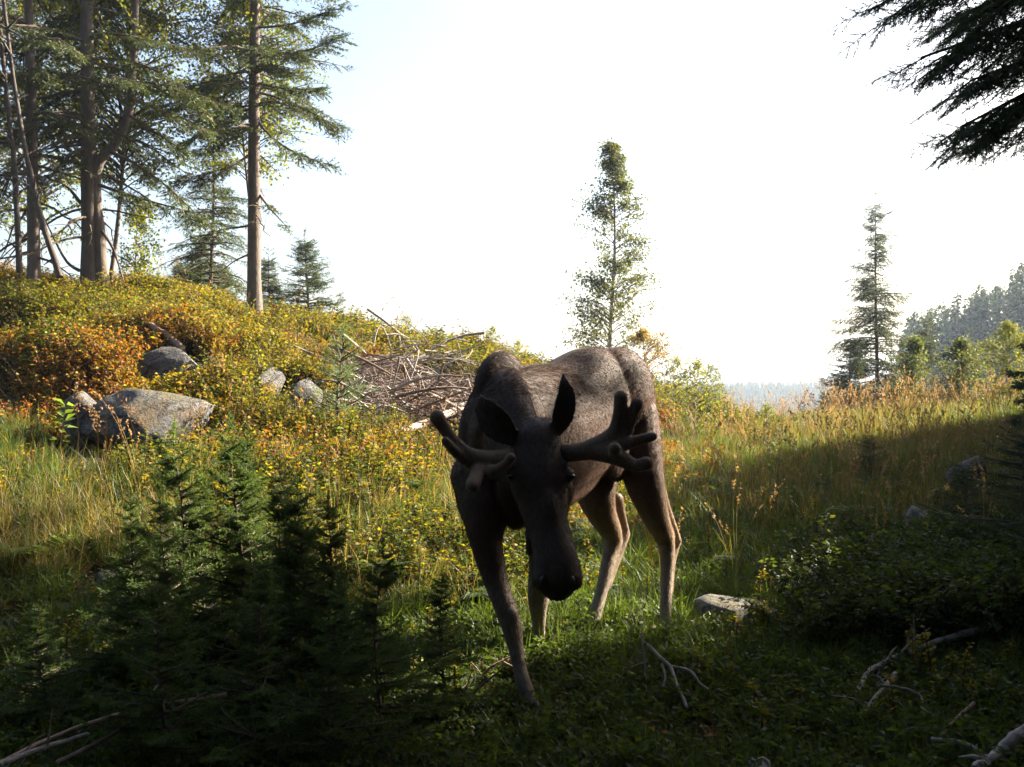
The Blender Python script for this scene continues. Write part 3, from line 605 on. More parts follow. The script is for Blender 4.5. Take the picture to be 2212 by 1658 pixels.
# C: tall single trunk with one sided boughs reaching right
def tall_spruce():
    Y = 17.0; b = np.array(T_(553, Y)); H = 13.5
    tg, cg, dd = spruce_parts(104, H, 1.3, 3.5, .34, 6, SPR_MID, .42, droop=.42, rise=.2, density=1.2, trunk_r=.125, dead=10, gap=.12, hang=.35, side_bias=(0.0, .15))
    root = put_tree('spruce_tree', (tg, cg, dd), tuple(b), 'tall slim spruce with one straight bare trunk and boughs reaching right', 'spruce', 'tall spruces on the bank')
    r = np.random.default_rng(19); extra = Geo(); tw = Geo(); T, D, S = [], [], []
    for (p0, p1, p2, w) in [((556, 260, 17), (600, 330, 16.8), (720, 358, 16.4), 26), ((556, 200, 17), (650, 220, 16.8), (738, 285, 16.4), 50), ((556, 110, 17), (650, 130, 16.8), (730, 80, 16.4), 50), ((556, 180, 17), (620, 200, 16.6), (690, 190, 16.2), 36), ((556, 60, 17), (640, 60, 16.8), (720, 20, 16.4), 44),
                            ((545, 330, 17), (500, 370, 16.6), (395, 385, 16.2), 40), ((545, 250, 17), (480, 260, 16.6), (400, 310, 16.2), 44), ((560, 420, 17), (580, 450, 16.8), (620, 490, 16.5), 8), ((545, 150, 17), (470, 160, 16.6), (390, 230, 16.2), 40)]:
        a_ = bez(P(*p0) - b, P(*p1) - b, P(*p2) - b, 12); tube(tw, a_, np.linspace(.024, .006, 12), 5, (.7, .65, .6)); tan = norm(np.gradient(a_, axis=0)); sd = norm(np.cross(tan, [0, 0, 1]))
        for k in range(w):
            f = r.uniform(2.5, 11); i = int(min(f, 10)); c = a_[i] + (a_[i + 1] - a_[i]) * (f - i); T.append(c); D.append(norm(tan[i] * .9 + sd[i] * r.choice([-1, 1]) * r.uniform(.2, 1) + [0, 0, -r.uniform(-.2, .8)])); S.append(r.uniform(.22, .45))
    place_twigs(extra, SPR_MID, T, D, S, r); extra.obj('low_foliage', M_NEEDLE, root); tw.obj('bough', M_TWIG, root, smooth=True)
tall_spruce()
# D, E: small spruces behind the crest
D_ = spruce_parts(105, 4.2, .85, .5, .17, 6, SPR_MID, .34, droop=.5, trunk_r=.045, gap=.15, hang=.4, jit=.4)
put_tree('spruce_tree', D_, T_(458, 18.5), 'thin small spruce standing between the double trunk and the single trunk', 'spruce')
E_ = spruce_parts(106, 2.4, .95, .1, .13, 7, SPR_MID, .34, droop=.25, rise=.35, trunk_r=.05)
r1 = put_tree('spruce_tree', E_, T_(662, 20.5, -.15), 'small bushy spruce right of the bare trunk, larger of the pair', 'spruce')
put_tree('spruce_tree', spruce_parts(107, 2.1, .55, .1, .13, 7, SPR_MID, .32, droop=.25, rise=.35, trunk_r=.04), T_(584, 20.5, -.15), 'narrow small spruce just right of the bare trunk, smaller of the pair', 'spruce')
copy_tree(r1, T_(430, 21, -.1), 2.0, .85, 'small bushy spruce behind the crest below the thin small spruce')
copy_tree(r1, T_(485, 22, -.3), 4.0, .9, 'dark bushy spruce low behind the crest left of the bare trunk')
copy_tree(r1, T_(385, 20, -.35), 1.0, .65, 'lowest bushy spruce peeping over the crest beside the grey stone')
# birches with small bright leaves among the spruces
LB = [(.11, .145, .022), (.14, .165, .025), (.085, .12, .018), (.19, .17, .025)]
put_tree('birch_tree', birch_parts(201, 6.2, 1.7, 1.9, 230, .06, 90, LB, .04, 'round', lean=(.10, 0)), T_(226, 16.6), 'leafy birch mixed into the spruce crowns right of the double trunk', 'birch', bark=M_TWIG, leafm=M_LEAF)
put_tree('birch_tree', birch_parts(202, 6.4, 1.2, 2.6, 130, .06, 80, LB, .03, 'round', lean=(-.05, 0)), T_(556, 17.6), 'leafy birch in front of the crown of the tall slim spruce', 'birch', bark=M_TWIG, leafm=M_LEAF)
put_tree('birch_tree', birch_parts(203, 6.2, 1.6, .6, 170, .06, 80, LB, .04, 'round'), T_(75, 17.5), 'leafy birch behind the dead boughs at the left edge', 'birch', bark=M_BIRCH, leafm=M_LEAF)
put_tree('birch_tree', birch_parts(204, 2.0, .42, .1, 60, .055, 40, LB, .02, [(0,.8),(.5,1),(1,.5)]), T_(295, 17.5), 'young birch bush on the crest right of the double trunk', 'birch', bark=M_BIRCH, leafm=M_LEAF)
# G: slim birch in the middle
put_tree('birch_tree', birch_parts(205, 6.25, .92, .15, 200, .062, 70, [(.07, .09, .03), (.10, .11, .035), (.08, .09, .05)], .06, [(0,.9),(.3,1.1),(.5,.8),(.62,.95),(.72,.75),(.82,.45),(.9,.35),(1,.15)]), T_(1322, 23.0, -.3), 'slim leafy birch standing alone against the sky above the moose rump', 'birch', bark=M_BIRCH, leafm=M_LEAF)
put_tree('birch_tree', birch_parts(206, 1.6, .8, .05, 60, .05, 44, [(.14, .10, .03), (.12, .12, .03), (.18, .10, .035)], .02, 'round'), T_(1390, 22.0, -.1), 'low yellowing birch bush at the foot of the slim birch', 'birch', bark=M_BIRCH, leafm=M_LEAF)
BB = birch_parts(207, 1.5, .42, .1, 46, .045, 26, LB, .012, [(0, .9), (.4, 1.1), (.7, .8), (1, .25)])
r2 = put_tree('birch_sapling', BB, T_(1500, 17.5), 'slender pale-stemmed birch sapling on the crest right of the moose', 'birch', 'birch saplings on the crest', bark=M_BIRCH, leafm=M_LEAF)
for q, (px_, Y_, s_, lb) in enumerate([(1455, 19, .9, 'leafy birch sapling close to the moose rump, left of the pale-stemmed one'), (1535, 20.5, .8, 'shorter birch sapling where the crest drops to the valley'), (1660, 15.0, .7, 'sparse birch sapling in the grass at the valley gap'),
        (880, 19.5, .6, 'rounded birch sapling on the skyline above the brush pile'), (1120, 20, .55, 'small birch sapling on the skyline between hump and rump'), (1060, 19.5, .6, 'leafy sapling on the skyline above the moose hump'), (960, 19.5, .5, 'low sapling on the skyline left of the one above the hump')]):
    copy_tree(r2, T_(px_, Y_), q * 1.3 + .4, s_, lb)
# H: spruce on the right
put_tree('spruce_tree', spruce_parts(108, 6.3, 1.35, .2, .2, 7, SPR_MID, .42, droop=.42, rise=.25, trunk_r=.07, gap=.12, jit=.35, hang=.7, power=.75, density=1.3), T_(1893, 28.0, -.35), 'pointed spruce standing against the sky at right, tallest there', 'spruce')
put_tree('spruce_tree', spruce_parts(109, 3.3, .7, .2, .16, 7, SPR_MID, .34, droop=.4, trunk_r=.05, gap=.2), T_(2003, 30.0, -.2), 'slender young spruce right of the pointed spruce', 'spruce')
r3 = put_tree('spruce_tree', spruce_parts(110, 2.9, 1.0, .1, .17, 7, SPR_MID, .4, droop=.3, trunk_r=.05), T_(1835, 27.0, -.6), 'broad low spruce at the foot of the pointed spruce on its left', 'spruce')
copy_tree(r3, T_(2095, 32.0, -.1), 1.0, 1.0, 'hazy spruce in front of the blue forest right of the slender one')
copy_tree(r3, T_(1790, 30.0, -1.0), 2.2, .9, 'lowest spruce top at the edge of the valley gap')
put_tree('birch_tree', birch_parts(208, 2.9, .95, .1, 100, .065, 50, LB, .03, 'round'), T_(2175, 27.0, -.5), 'sunlit round birch at the right edge before the blue forest', 'birch', bark=M_BIRCH, leafm=M_LEAF)
put_tree('birch_tree', birch_parts(209, 2.6, .8, .1, 90, .065, 46, [(.05, .07, .02), (.07, .085, .025)], .03, 'column'), T_(1975, 26.0, -.5), 'greyish green birch bush right of the pointed spruce trunk', 'birch', bark=M_BIRCH, leafm=M_LEAF)
put_tree('birch_tree', birch_parts(210, 2.4, .9, .1, 90, .065, 46, [(.05, .065, .02), (.065, .075, .025)], .03, 'round'), T_(2075, 25.0, -.6), 'dull green birch bush between the round birch and the pointed spruce', 'birch', bark=M_BIRCH, leafm=M_LEAF)

# ------------------------------------------------------------------ trees beside the view whose shade falls on the foreground
SH = spruce_parts(111, 12.0, 2.1, 1.2, .42, 7, SPR_FAR, .62, droop=.35, trunk_r=.15, density=1.3)
s0 = put_tree('spruce_tree', SH, T_(1106 + 2268 * 1.1, 6.0), 'tall spruce beside the view whose shade covers the foreground', 'spruce', 'shade trees right of the view')
def shade(x, y, rz, s, lb): return copy_tree(s0, (x, y, ground_at(x, y) - .05), rz, s, lb)
s0.location = (7.2, 5.6, ground_at(7.2, 5.6))
shade(5.2, 2.6, 1, .9, 'tall spruce beside the camera on the right'); shade(9.6, 8.0, 2, 1.0, 'tall spruce right of the view behind the first shade spruce')
shade(11.5, 9.2, 3, 1.05, 'farther tall spruce right of the view'); shade(8.8, 3.5, 4, 1.0, 'tall spruce right of the view near the camera'); shade(4.2, -.5, 5, .8, 'spruce just behind the camera on the right')
for i_, (x_, y_, lb_) in enumerate([(-3.6, -2.5, 'spruce behind the camera on the left'), (-7.5, -.5, 'spruce outside the left edge beside the camera'), (-5.5, -5.5, 'farther spruce behind the camera on the left'), (.4, -3.2, 'spruce straight behind the camera'), (2.8, -6.5, 'farther spruce behind the camera'), (7.8, -1.5, 'spruce behind the camera, far right'), (-9.5, 3.5, 'spruce outside the left edge level with the thicket'), (-1.8, -7.5, 'farthest spruce behind the camera'), (6.5, -5.5, 'spruce behind the camera at the right, farthest'), (11.5, 2, 'spruce well outside the right edge'), (-10, -5, 'spruce far behind the camera on the left')]): shade(x_, y_, i_ * 1.3, .9 + .05 * (i_ % 4), lb_)
SM = spruce_parts(112, 5.6, 1.5, .1, .26, 7, SPR_FAR, .42, droop=.3, trunk_r=.07, density=1.25)
s1 = put_tree('spruce_tree', SM, T_(1106, 11), 'dense young spruce just outside the right edge', 'spruce', 'young spruces right of the view')
s1.location = (7.0, 10.6, ground_at(7, 10.6)); 
s1.scale = (1, 1, .72)
for x, y, rz, s_, lb in [(8.2, 13.2, 1, 1.0, 'dense young spruce farther along the right edge'), (6.2, 8.2, 2, .66, 'dense young spruce nearest on the right'), (9.2, 15.6, 3, .95, 'dense young spruce beyond the middle of the right row'), (7.7, 11.9, 4, .8, 'dense young spruce filling the first gap of the right row'), (8.8, 14.4, 5, .95, 'dense young spruce filling the second gap of the right row'), (6.7, 9.4, 6, .66, 'dense young spruce between the nearest two on the right'), (9.9, 17.0, 7, 1.0, 'dense young spruce far along the right row'), (11.5, 18.9, 8, 1.1, 'dense young spruce at the far end of the right row, last but one'), (13.0, 20.8, 9, 1.1, 'dense young spruce at the very end of the right row')]: copy_tree(s1, (x, y, ground_at(x, y) - .1), rz, s_, lb)
HC = spruce_parts(113, 15, 1.3, 9.0, .4, 7, SPR_FAR, .6, droop=.35, trunk_r=.17, density=1.2)
s2 = put_tree('spruce_tree', HC, (10.8, 14.5, .5), 'high crowned spruce right of the view with a long bare trunk', 'spruce')
shade(12.5, 11.1, 1.1, 1.25, 'tallest spruce right of the view, its crown shading the moose head'); shade(7.9, 8.7, 2.1, .8, 'spruce right of the view behind the young row')

ov = put_tree('spruce_tree', spruce_parts(114, 13.5, 3.4, 3.95, .45, 8, SPR_FAR, .7, droop=.3, trunk_r=.2, density=1.2), (-1.6, -.7, 0), 'unseen broad spruce added left of the camera, boughs shading the foreground from overhead', 'spruce')  # overhanging spruces added out of view to cut sky light on the foreground
copy_tree(ov, (1.9, -1.3, 0), 2.0, 1.0, 'unseen broad spruce added behind the camera on the right, boughs shading from overhead'); copy_tree(ov, (-6.6, .4, 0), 4.0, .95, 'unseen broad spruce added outside the left edge to shade the foreground')
# K: near spruce whose boughs hang into the upper right corner
def near_spruce():
    r = np.random.default_rng(77); b = np.array([3.9, 3.9, ground_at(3.9, 3.9)]); root = empty('spruce_tree', tuple(b), label='near spruce whose feathery boughs hang into the upper right corner', cat='spruce')
    tg = Geo(); z = np.linspace(-.1, 8.5, 12); tube(tg, np.stack([0 * z, 0 * z, z], -1), .16 * (1 - z / 9.5), 9, wob=.05); tg.obj('trunk', M_BARK, root, smooth=True)
    T, D, S = [], [], []; tw = Geo()
    boughs = [((2700, -60, 3.9), (2420, 90, 3.7), (1990, 300, 3.5)), ((2700, -260, 3.9), (2300, -60, 3.6), (1850, 5, 3.3)), ((2700, -160, 3.9), (2350, 0, 3.6), (1905, 150, 3.35)), ((2700, 20, 3.9), (2450, 160, 3.9), (2060, 300, 3.8)), ((2700, -200, 4), (2400, -120, 4), (1985, 60, 3.9)),
              ((2700, -30, 4), (2400, 60, 3.9), (2010, 200, 3.7)), ((2700, 50, 4.1), (2500, 150, 4.1), (2200, 275, 4.0)), ((2700, -300, 3.9), (2400, -150, 3.5), (2080, 40, 3.2)), ((2700, -100, 4.2), (2450, 60, 4.3), (2130, 235, 4.2)), ((2700, -250, 4.2), (2450, -60, 4.2), (2150, 110, 4.1)), ((2700, -350, 4.2), (2400, -200, 3.9), (2020, -60, 3.6))]
    boughs = [(p0, (p1[0] + 45, p1[1] - 15, p1[2]), (p2[0] + 85, p2[1] - 25, p2[2])) for p0, p1, p2 in boughs]
    for p0, p1, p2 in boughs:
        a_ = bez(P(*p0) - b, P(*p1) - b, P(*p2) - b, 14); a_[0] = a_[0] * [0, 0, 1]; tube(tw, a_, np.linspace(.022, .004, 14), 5, (.7, .6, .55)); tan = norm(np.gradient(a_, axis=0)); sd = norm(np.cross(tan, [0, 0, 1]))
        for k in range(34):
            f = r.uniform(3, 13); i = int(min(f, 12)); c = a_[i] + (a_[i + 1] - a_[i]) * (f - i); sg = r.choice([-1, 1]); l = r.uniform(.2, .5) * (1.25 - f / 16); d = norm(tan[i] * .95 + sd[i] * sg * r.uniform(.3, .8) + [0, 0, -r.uniform(.0, .55)])
            q = bez(c, c + d * l * .5, c + d * l + [0, 0, -.08 * l], 5); tube(tw, q, np.linspace(.004, .0015, 5), 3, (.7, .6, .5), cap=False)
            for w in range(5):
                u = w / 4.5; pp = c + d * l * u; T.append(pp); D.append(norm(d + (sd[i] * r.choice([-1, 1]) * .7 + [0, 0, -.25]) * (w < 4))); S.append(r.uniform(.09, .17))
    cg = Geo(); place_twigs(cg, SPR_FLARE, T, D, S, r); cg.obj('foliage', M_NEEDLE_FLARE, root); tw.obj('boughs', M_TWIG, root, smooth=True)
    up = Geo(); t2, c2, _ = spruce_parts(78, 6.2, 2.1, .6, .4, 6, SPR_FAR, .5, droop=.4, trunk_r=.02)
    o = c2.obj('crown', M_NEEDLE, root); o.location = (0, 0, 3.6)
near_spruce()

# ------------------------------------------------------------------ young spruces in the left foreground
YS = [spruce_parts(300 + i, 1.3, .50, .06, .11, 5, SPR_YOUNG, .16, droop=.02, rise=.5, trunk_r=.013, density=1.0, jit=.3, power=1.45, sides=6, twig_gap=.075) for i in range(3)]
tops = [(382, 960, 4.9, 'young spruce with a forked sunlit leader, left of the two brightest tips'), (512, 950, 4.9, 'tallest young spruce of the thicket with a bright sunlit tip'), (545, 975, 5.0, 'young spruce leaning close behind the tallest one'), (614, 1014, 4.6, 'dark tipped young spruce in the middle of the thicket'),
        (650, 1041, 4.5, 'young spruce with a star of side shoots right of the middle'), (701, 1095, 4.4, 'lower young spruce on the right flank of the thicket'), (438, 1045, 5.2, 'short young spruce between the two sunlit leaders'), (362, 1064, 4.5, 'dark straight leader on the left flank of the thicket'),
        (287, 1080, 4.9, 'leftmost sunlit young spruce of the thicket'), (822, 1184, 4.3, 'small thin young spruce nearest to the front leg of the moose'), (349, 1192, 3.9, 'low dark young spruce in front at the left of the thicket'), (93, 1316, 4.3, 'tiny dark young spruce in the lower left foreground'),
        (560, 1200, 3.8, 'low dark young spruce in front at the centre of the thicket'), (720, 1260, 3.9, 'low dark young spruce in front at the right of the thicket'), (960, 1255, 4.6, 'sparse little spruce just left of the front leg of the moose')]
ys0 = []
for i, (px_, py_, Y_, lb) in enumerate(tops):
    Y_ = Y_ * 1.0
    x = (px_ - CX) / F * Y_; g0 = ground_at(x, Y_) - .02; H = CAMZ - (py_ - CY) / F * Y_ - g0
    if i < 3: root = put_tree('young_spruce', YS[i], (x, Y_, g0), lb, 'spruce', 'young spruces in the thicket'); root.scale = (H / 1.3 * .95 + .05, H / 1.3 * .95 + .05, H / 1.3); ys0.append(root)
    else:
        root = copy_tree(ys0[i % 3], (x, Y_, g0), i * 1.7, 1, lb); root.scale = (max(.6, H / 1.3), max(.6, H / 1.3), H / 1.3 * .96)
for i_, (px_, Y_, s_, lb_) in enumerate([(60, 13.6, 0, 'thin leaning dead stem at the left edge'), (12, 14.2, 1, 'second leaning dead stem at the left edge, more upright')]):
    stick([P(px_ + 70, 600, Y_), P(px_ + 18, 430, Y_ + .1), P(px_ - 22, 230, Y_ + .2), P(px_ - 60, -60, Y_ + .3)] if s_ == 0 else [P(px_ + 30, 590, Y_), P(px_ + 20, 380, Y_), P(px_, 180, Y_), P(px_ - 20, -40, Y_)], .045, .02, lb_, 'dead_stem', 'dead tree', m=M_BARK, stubs=14, seed=70 + i_, col=(.6, .58, .56))
# spruce twigs low at the right edge
rs = put_tree('young_spruce', spruce_parts(310, 1.15, .7, .05, .12, 6, SPR_FINE, .2, droop=.1, rise=.3, trunk_r=.02, twig_gap=.1, sides=6), T_(2215, 7.6), 'dark young spruce at the right edge below the birches', 'spruce', 'young spruces at the right edge')
copy_tree(rs, T_(2085, 8.4), 1.6, .72, 'smaller dark spruce left of the one at the right edge'); copy_tree(rs, T_(2260, 6.2), 3.0, .8, 'nearest dark spruce cut by the right edge'); copy_tree(rs, T_(1880, 13.0), 3.0, .6, 'little dark spruce in the half lit grass under the pointed spruce')
# young pine in front of the brush pile
put_tree('young_pine', spruce_parts(311, 1.15, .42, .05, .15, 5, [sprig_fine(31, 26, .42, .02, False, (.075, .115, .04))], .2, droop=-.1, rise=.75, trunk_r=.018, twig_gap=.11, sides=6, tint=(1.1, 1.2, 1.2)), tuple(hit(735, 945)), 'light green young pine in front of the brush pile', 'pine')
# ------------------------------------------------------------------ ground cover
def rand_pts(n, y0, y1, r0=-.62, r1=.62, f=None, pw=1.0, xpad=.4):
    """random points on the terrain inside a wedge, optional keep-probability f(x, y)"""
    out = []
    tot = 0
    while tot < n:
        Y = y0 + (y1 - y0) * RNG.uniform(0, 1, n * 2) ** pw; X = RNG.uniform(r0, r1, n * 2) * np.maximum(Y, 1) + RNG.normal(0, xpad, n * 2)
        if f is not None: k = RNG.uniform(0, 1, len(X)) < f(X, Y); X, Y = X[k], Y[k]
        sl = (height(X, Y + .12) - height(X, Y - .12)) / .24; k = (sl < 1.05) | (RNG.uniform(0, 1, len(X)) < .22); X, Y = X[k], Y[k]
        for kx, ky, ka, kb in KEEP: k = ((X - kx) / (ka + .05)) ** 2 + ((Y - ky) / (kb + .1)) ** 2 > 1; X, Y = X[k], Y[k]
        out.append(np.stack([X, Y], -1)); tot += len(X)
    q = np.concatenate(out)[:n]; return np.column_stack([q, height(q[:, 0], q[:, 1]) - .01])
_pn = SineNoise(5, 10, .6, 1.6); _pn2 = SineNoise(15, 12, 2, 5)
def patch(X, Y): return _pn(np.column_stack([X, Y, 0 * X])) 
def patch2(X, Y): return _pn2(np.column_stack([X, Y, 0 * X]))
def bankish(X, Y): r = X / np.maximum(Y, 1); return 1 / (1 + np.exp((r - .02) * 25)) * 1 / (1 + np.exp(-(Y - 10.6) * 2.2))
# sources
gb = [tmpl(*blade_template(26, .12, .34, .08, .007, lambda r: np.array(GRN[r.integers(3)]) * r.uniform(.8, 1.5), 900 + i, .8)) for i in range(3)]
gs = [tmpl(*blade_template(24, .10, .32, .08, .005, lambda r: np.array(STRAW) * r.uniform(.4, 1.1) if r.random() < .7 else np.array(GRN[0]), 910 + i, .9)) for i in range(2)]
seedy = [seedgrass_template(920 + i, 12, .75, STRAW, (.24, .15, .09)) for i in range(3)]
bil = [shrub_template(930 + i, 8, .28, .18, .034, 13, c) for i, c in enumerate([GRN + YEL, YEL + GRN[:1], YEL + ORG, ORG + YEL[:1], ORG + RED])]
rasp = [shrub_template(940 + i, 4, .52, .25, .06, 14, c, up=.2) for i, c in enumerate([YEL + GRN, GRN + YEL[:1], YEL])]
low = [shrub_template(950 + i, 6, .14, .16, .034, 12, c, up=.5) for i, c in enumerate([[(.035, .058, .012), (.045, .07, .014)], GRN])]  # first leaf green darkened, putting foreground shade into the colour
fern = [fern_template(960 + i, 6, .42, c) for i, c in enumerate([GRN, YEL + GRN])]
forb = [shrub_template(970 + i, 1, .5, .06, .035, 34, c, up=.5) for i, c in enumerate([GRN + YEL, YEL])]
moss = [shrub_template(980, 14, .06, .2, .02, 8, [(.05, .06, .015), (.08, .05, .02), (.04, .05, .012)], up=1), shrub_template(981, 12, .05, .2, .03, 6, [(.10, .055, .03), (.14, .09, .05), (.07, .04, .025)], up=.1)]
heath = [shrub_template(990 + i, 14, .26, .2, .014, 26, c, up=1.2) for i, c in enumerate([[(.22, .09, .10), (.17, .08, .07), (.10, .09, .03)]])]
def src(l, nm, m): return [source(nm, g, m) for g in l]

# bilberry and heather on the bank
n = 13500; p = rand_pts(n, 8.8, 22, -.6, .2, lambda X, Y: np.clip(bankish(X, Y) * 1.2, 0, 1) * np.clip(.45 + 1.6 * patch2(X, Y), .03, 1)); pv = patch(p[:, 0], p[:, 1]); hz = np.interp(p[:, 1], [9, 12, 15, 18], [.35, -.1, -.25, 0])
idx = np.clip(np.round(2.05 + 3.8 * pv + 1.0 * RNG.normal(0, .55, n) + hz * 2 + 3.2 * np.exp(-((p[:, 0] + 4.2) ** 2 + (p[:, 1] - 12.3) ** 2) / 1.2)), 0, 4).astype(int)
scatter('bilberry', src(bil, 'bilberry_clump', M_LEAF), p, RNG.uniform(0, 6.28, n), RNG.uniform(.7, 1.45, n), idx, 'yellow green and orange bilberry scrub covering the bank', 'bilberry')
n = 420; p = rand_pts(n, 14.5, 19, -.215, -.155, xpad=.25); scatter('heather', src(heath, 'heather_clump', M_LEAF), p, RNG.uniform(0, 6.28, n), RNG.uniform(.8, 1.4, n), RNG.integers(0, 1, n), 'pinkish heather patch on the crest right of the tall slim spruce', 'heather')
n = 700; q = rand_pts(n, 9.5, 17, -.5, .1, lambda X, Y: np.clip(bankish(X, Y), 0, 1) * np.clip(patch2(X * .7 + 3, Y), 0, 1)); scatter('bank_leafy_plants', src(rasp[:2] + forb[:1], 'leafy_clump', M_LEAF), q, RNG.uniform(0, 6.28, n), RNG.uniform(.4, .9, n), RNG.integers(0, 3, n), 'larger leafed green plants scattered over the bank', 'scrub')
# raspberry like shrubs along the skyline and the foot of the bank
n = 2300; p = rand_pts(n, 15, 23, -.21, .22, lambda X, Y: (1 / (1 + np.exp(-(Y - (15.5 + 14 * np.clip(X / Y + .18, 0, .3))) * 2)))); scatter('leafy_scrub', src(rasp, 'leafy_clump', M_LEAF), p, RNG.uniform(0, 6.28, n), RNG.uniform(.5, 1.15, n), RNG.integers(0, 3, n), 'yellow green leafy scrub along the skyline behind the brush pile', 'scrub')
n = 650; p = rand_pts(n, 6.8, 11.2, -.56, .0, lambda X, Y: np.clip(.2 + .8 * patch2(X, Y), 0, 1)); scatter('bank_foot_shrubs', src(rasp, 'leafy_clump', M_LEAF), p, RNG.uniform(0, 6.28, n), RNG.uniform(.4, .85, n), RNG.integers(0, 3, n), 'yellow green leafy plants at the foot of the bank', 'scrub')
# green grass
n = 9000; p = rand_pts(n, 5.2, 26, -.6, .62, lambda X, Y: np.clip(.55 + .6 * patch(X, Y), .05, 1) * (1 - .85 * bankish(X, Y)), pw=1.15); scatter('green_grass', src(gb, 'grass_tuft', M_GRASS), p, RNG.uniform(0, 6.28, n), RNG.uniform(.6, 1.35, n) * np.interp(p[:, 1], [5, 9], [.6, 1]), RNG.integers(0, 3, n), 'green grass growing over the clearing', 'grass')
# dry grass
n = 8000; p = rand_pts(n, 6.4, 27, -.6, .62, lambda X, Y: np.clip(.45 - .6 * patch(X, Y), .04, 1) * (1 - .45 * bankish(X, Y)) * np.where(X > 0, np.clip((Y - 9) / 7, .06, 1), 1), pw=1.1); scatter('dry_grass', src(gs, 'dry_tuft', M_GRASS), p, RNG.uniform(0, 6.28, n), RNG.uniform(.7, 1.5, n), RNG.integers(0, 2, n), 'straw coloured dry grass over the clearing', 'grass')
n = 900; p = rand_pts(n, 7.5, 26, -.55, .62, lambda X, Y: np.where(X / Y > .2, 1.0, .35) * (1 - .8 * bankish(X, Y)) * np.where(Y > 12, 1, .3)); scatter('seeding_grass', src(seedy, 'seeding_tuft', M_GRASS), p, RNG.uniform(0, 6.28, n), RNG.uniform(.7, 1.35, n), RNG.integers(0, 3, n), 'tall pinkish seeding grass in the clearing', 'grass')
# foreground carpet
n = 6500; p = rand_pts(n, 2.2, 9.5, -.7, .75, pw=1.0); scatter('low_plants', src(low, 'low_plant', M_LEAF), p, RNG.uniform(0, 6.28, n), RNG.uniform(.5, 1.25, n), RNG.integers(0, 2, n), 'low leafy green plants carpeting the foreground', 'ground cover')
n = 5200; p = rand_pts(n, 2.2, 12, -.7, .75); scatter('moss_and_litter', src(moss, 'litter_clump', M_LEAF), p, RNG.uniform(0, 6.28, n), RNG.uniform(.6, 1.4, n), RNG.integers(0, 2, n), 'moss and brown leaf litter between the plants', 'moss')
n = 2600; p = rand_pts(n, 2.4, 6.5, -.7, .75, lambda X, Y: np.clip(.6 + .5 * patch2(X, Y), .1, 1) * np.where((np.abs(X - .4) < 1.0) & (Y > 4.2), .35, 1)); scatter('foreground_grass', src(gb, 'grass_tuft', M_GRASS), p, RNG.uniform(0, 6.28, n), RNG.uniform(.35, .8, n), RNG.integers(0, 3, n), 'short grass in the shaded foreground', 'grass')
n = 200; p = rand_pts(n, 6.0, 15, -.5, .55, lambda X, Y: np.clip(.2 + patch2(X, Y), 0, 1) * np.where((np.abs(X - .3) < .7) & (Y < 6.5), 0, 1)); scatter('ferns', src(fern, 'fern_clump', M_LEAF), p, RNG.uniform(0, 6.28, n), RNG.uniform(.45, .95, n), RNG.integers(0, 2, n), 'small ferns scattered in the clearing', 'fern')
n = 620; p = rand_pts(n, 4.2, 16, -.5, .6, lambda X, Y: np.where((np.abs(X - .3) < .5) & (Y < 6.3), 0, 1) * (1 - .6 * bankish(X, Y))); scatter('upright_forbs', src(forb, 'forb_stem', M_LEAF), p, RNG.uniform(0, 6.28, n), RNG.uniform(.4, .95, n), RNG.integers(0, 2, n), 'upright leafy stems standing among the grass', 'wild plant')
# dark bilberry mound at the right
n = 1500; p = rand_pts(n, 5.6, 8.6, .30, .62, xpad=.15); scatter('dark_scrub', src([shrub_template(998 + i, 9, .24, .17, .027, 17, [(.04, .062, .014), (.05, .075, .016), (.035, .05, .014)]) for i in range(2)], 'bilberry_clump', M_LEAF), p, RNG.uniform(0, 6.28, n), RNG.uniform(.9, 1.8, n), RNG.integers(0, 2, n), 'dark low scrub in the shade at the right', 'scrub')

# single plants that stand out
def plant(g, loc, label, cat, m=M_LEAF, name='leafy_plant', sc=1, rz=0):
    o = g.obj(name, m); o.location = loc; o.scale = (sc,) * 3; o.rotation_euler = (0, 0, rz); return tag(o, label, cat)
def sprig_plant(seed, H, leaf, n, cols, w=.12):
    r = np.random.default_rng(seed); g = Geo(); p_ = bez([0, 0, 0], [.03, 0, H * .6], [.05, .02, H], 10); tube(g, p_, np.linspace(.006, .002, 10), 4, (.12, .08, .04), cap=False); T, D = [], []
    for k in range(n):
        f = r.uniform(2, 9); i = int(min(f, 8)); c = p_[i] + (p_[i + 1] - p_[i]) * (f - i); a_ = r.uniform(0, 6.28); d = np.array([math.cos(a_), math.sin(a_), r.uniform(-.2, .7)]); l = w * r.uniform(.2, 1) * (1.3 - f / 9); T.append(c + d * l); D.append(d); 
        if k % 3 == 0: tube(g, np.stack([c, c + d * l * .5, c + d * l]), [.002, .0016, .001], 3, (.12, .08, .04), cap=False)
    leaves(g, np.array(T), r, leaf, cols, dirs=norm(np.array(D))); return g
YB = [(.26, .27, .03), (.20, .24, .03)]
plant(sprig_plant(1, .62, .045, 60, YB), P(548, 880, 10.9) , 'bright yellow green birch sprig standing before the round brown rock', 'birch', name='birch_sprig')
plant(sprig_plant(2, .95, .06, 70, [(.20, .22, .06), (.13, .16, .04)], .2), tuple(hit(1675, 1150)), 'sunlit leafy sapling in the grass right of the moose', 'sapling', name='sapling')
plant(sprig_plant(3, .6, .045, 46, [(.10, .12, .03)], .12), tuple(hit(1770, 1310)), 'small shaded sapling right of the pale grey rock', 'sapling', name='sapling')
plant(sprig_plant(4, .5, .11, 26, [(.10, .15, .03), (.13, .18, .03)], .06), tuple(hit(128, 990)), 'broad leaved green plant left of the large grey boulder', 'wild plant')
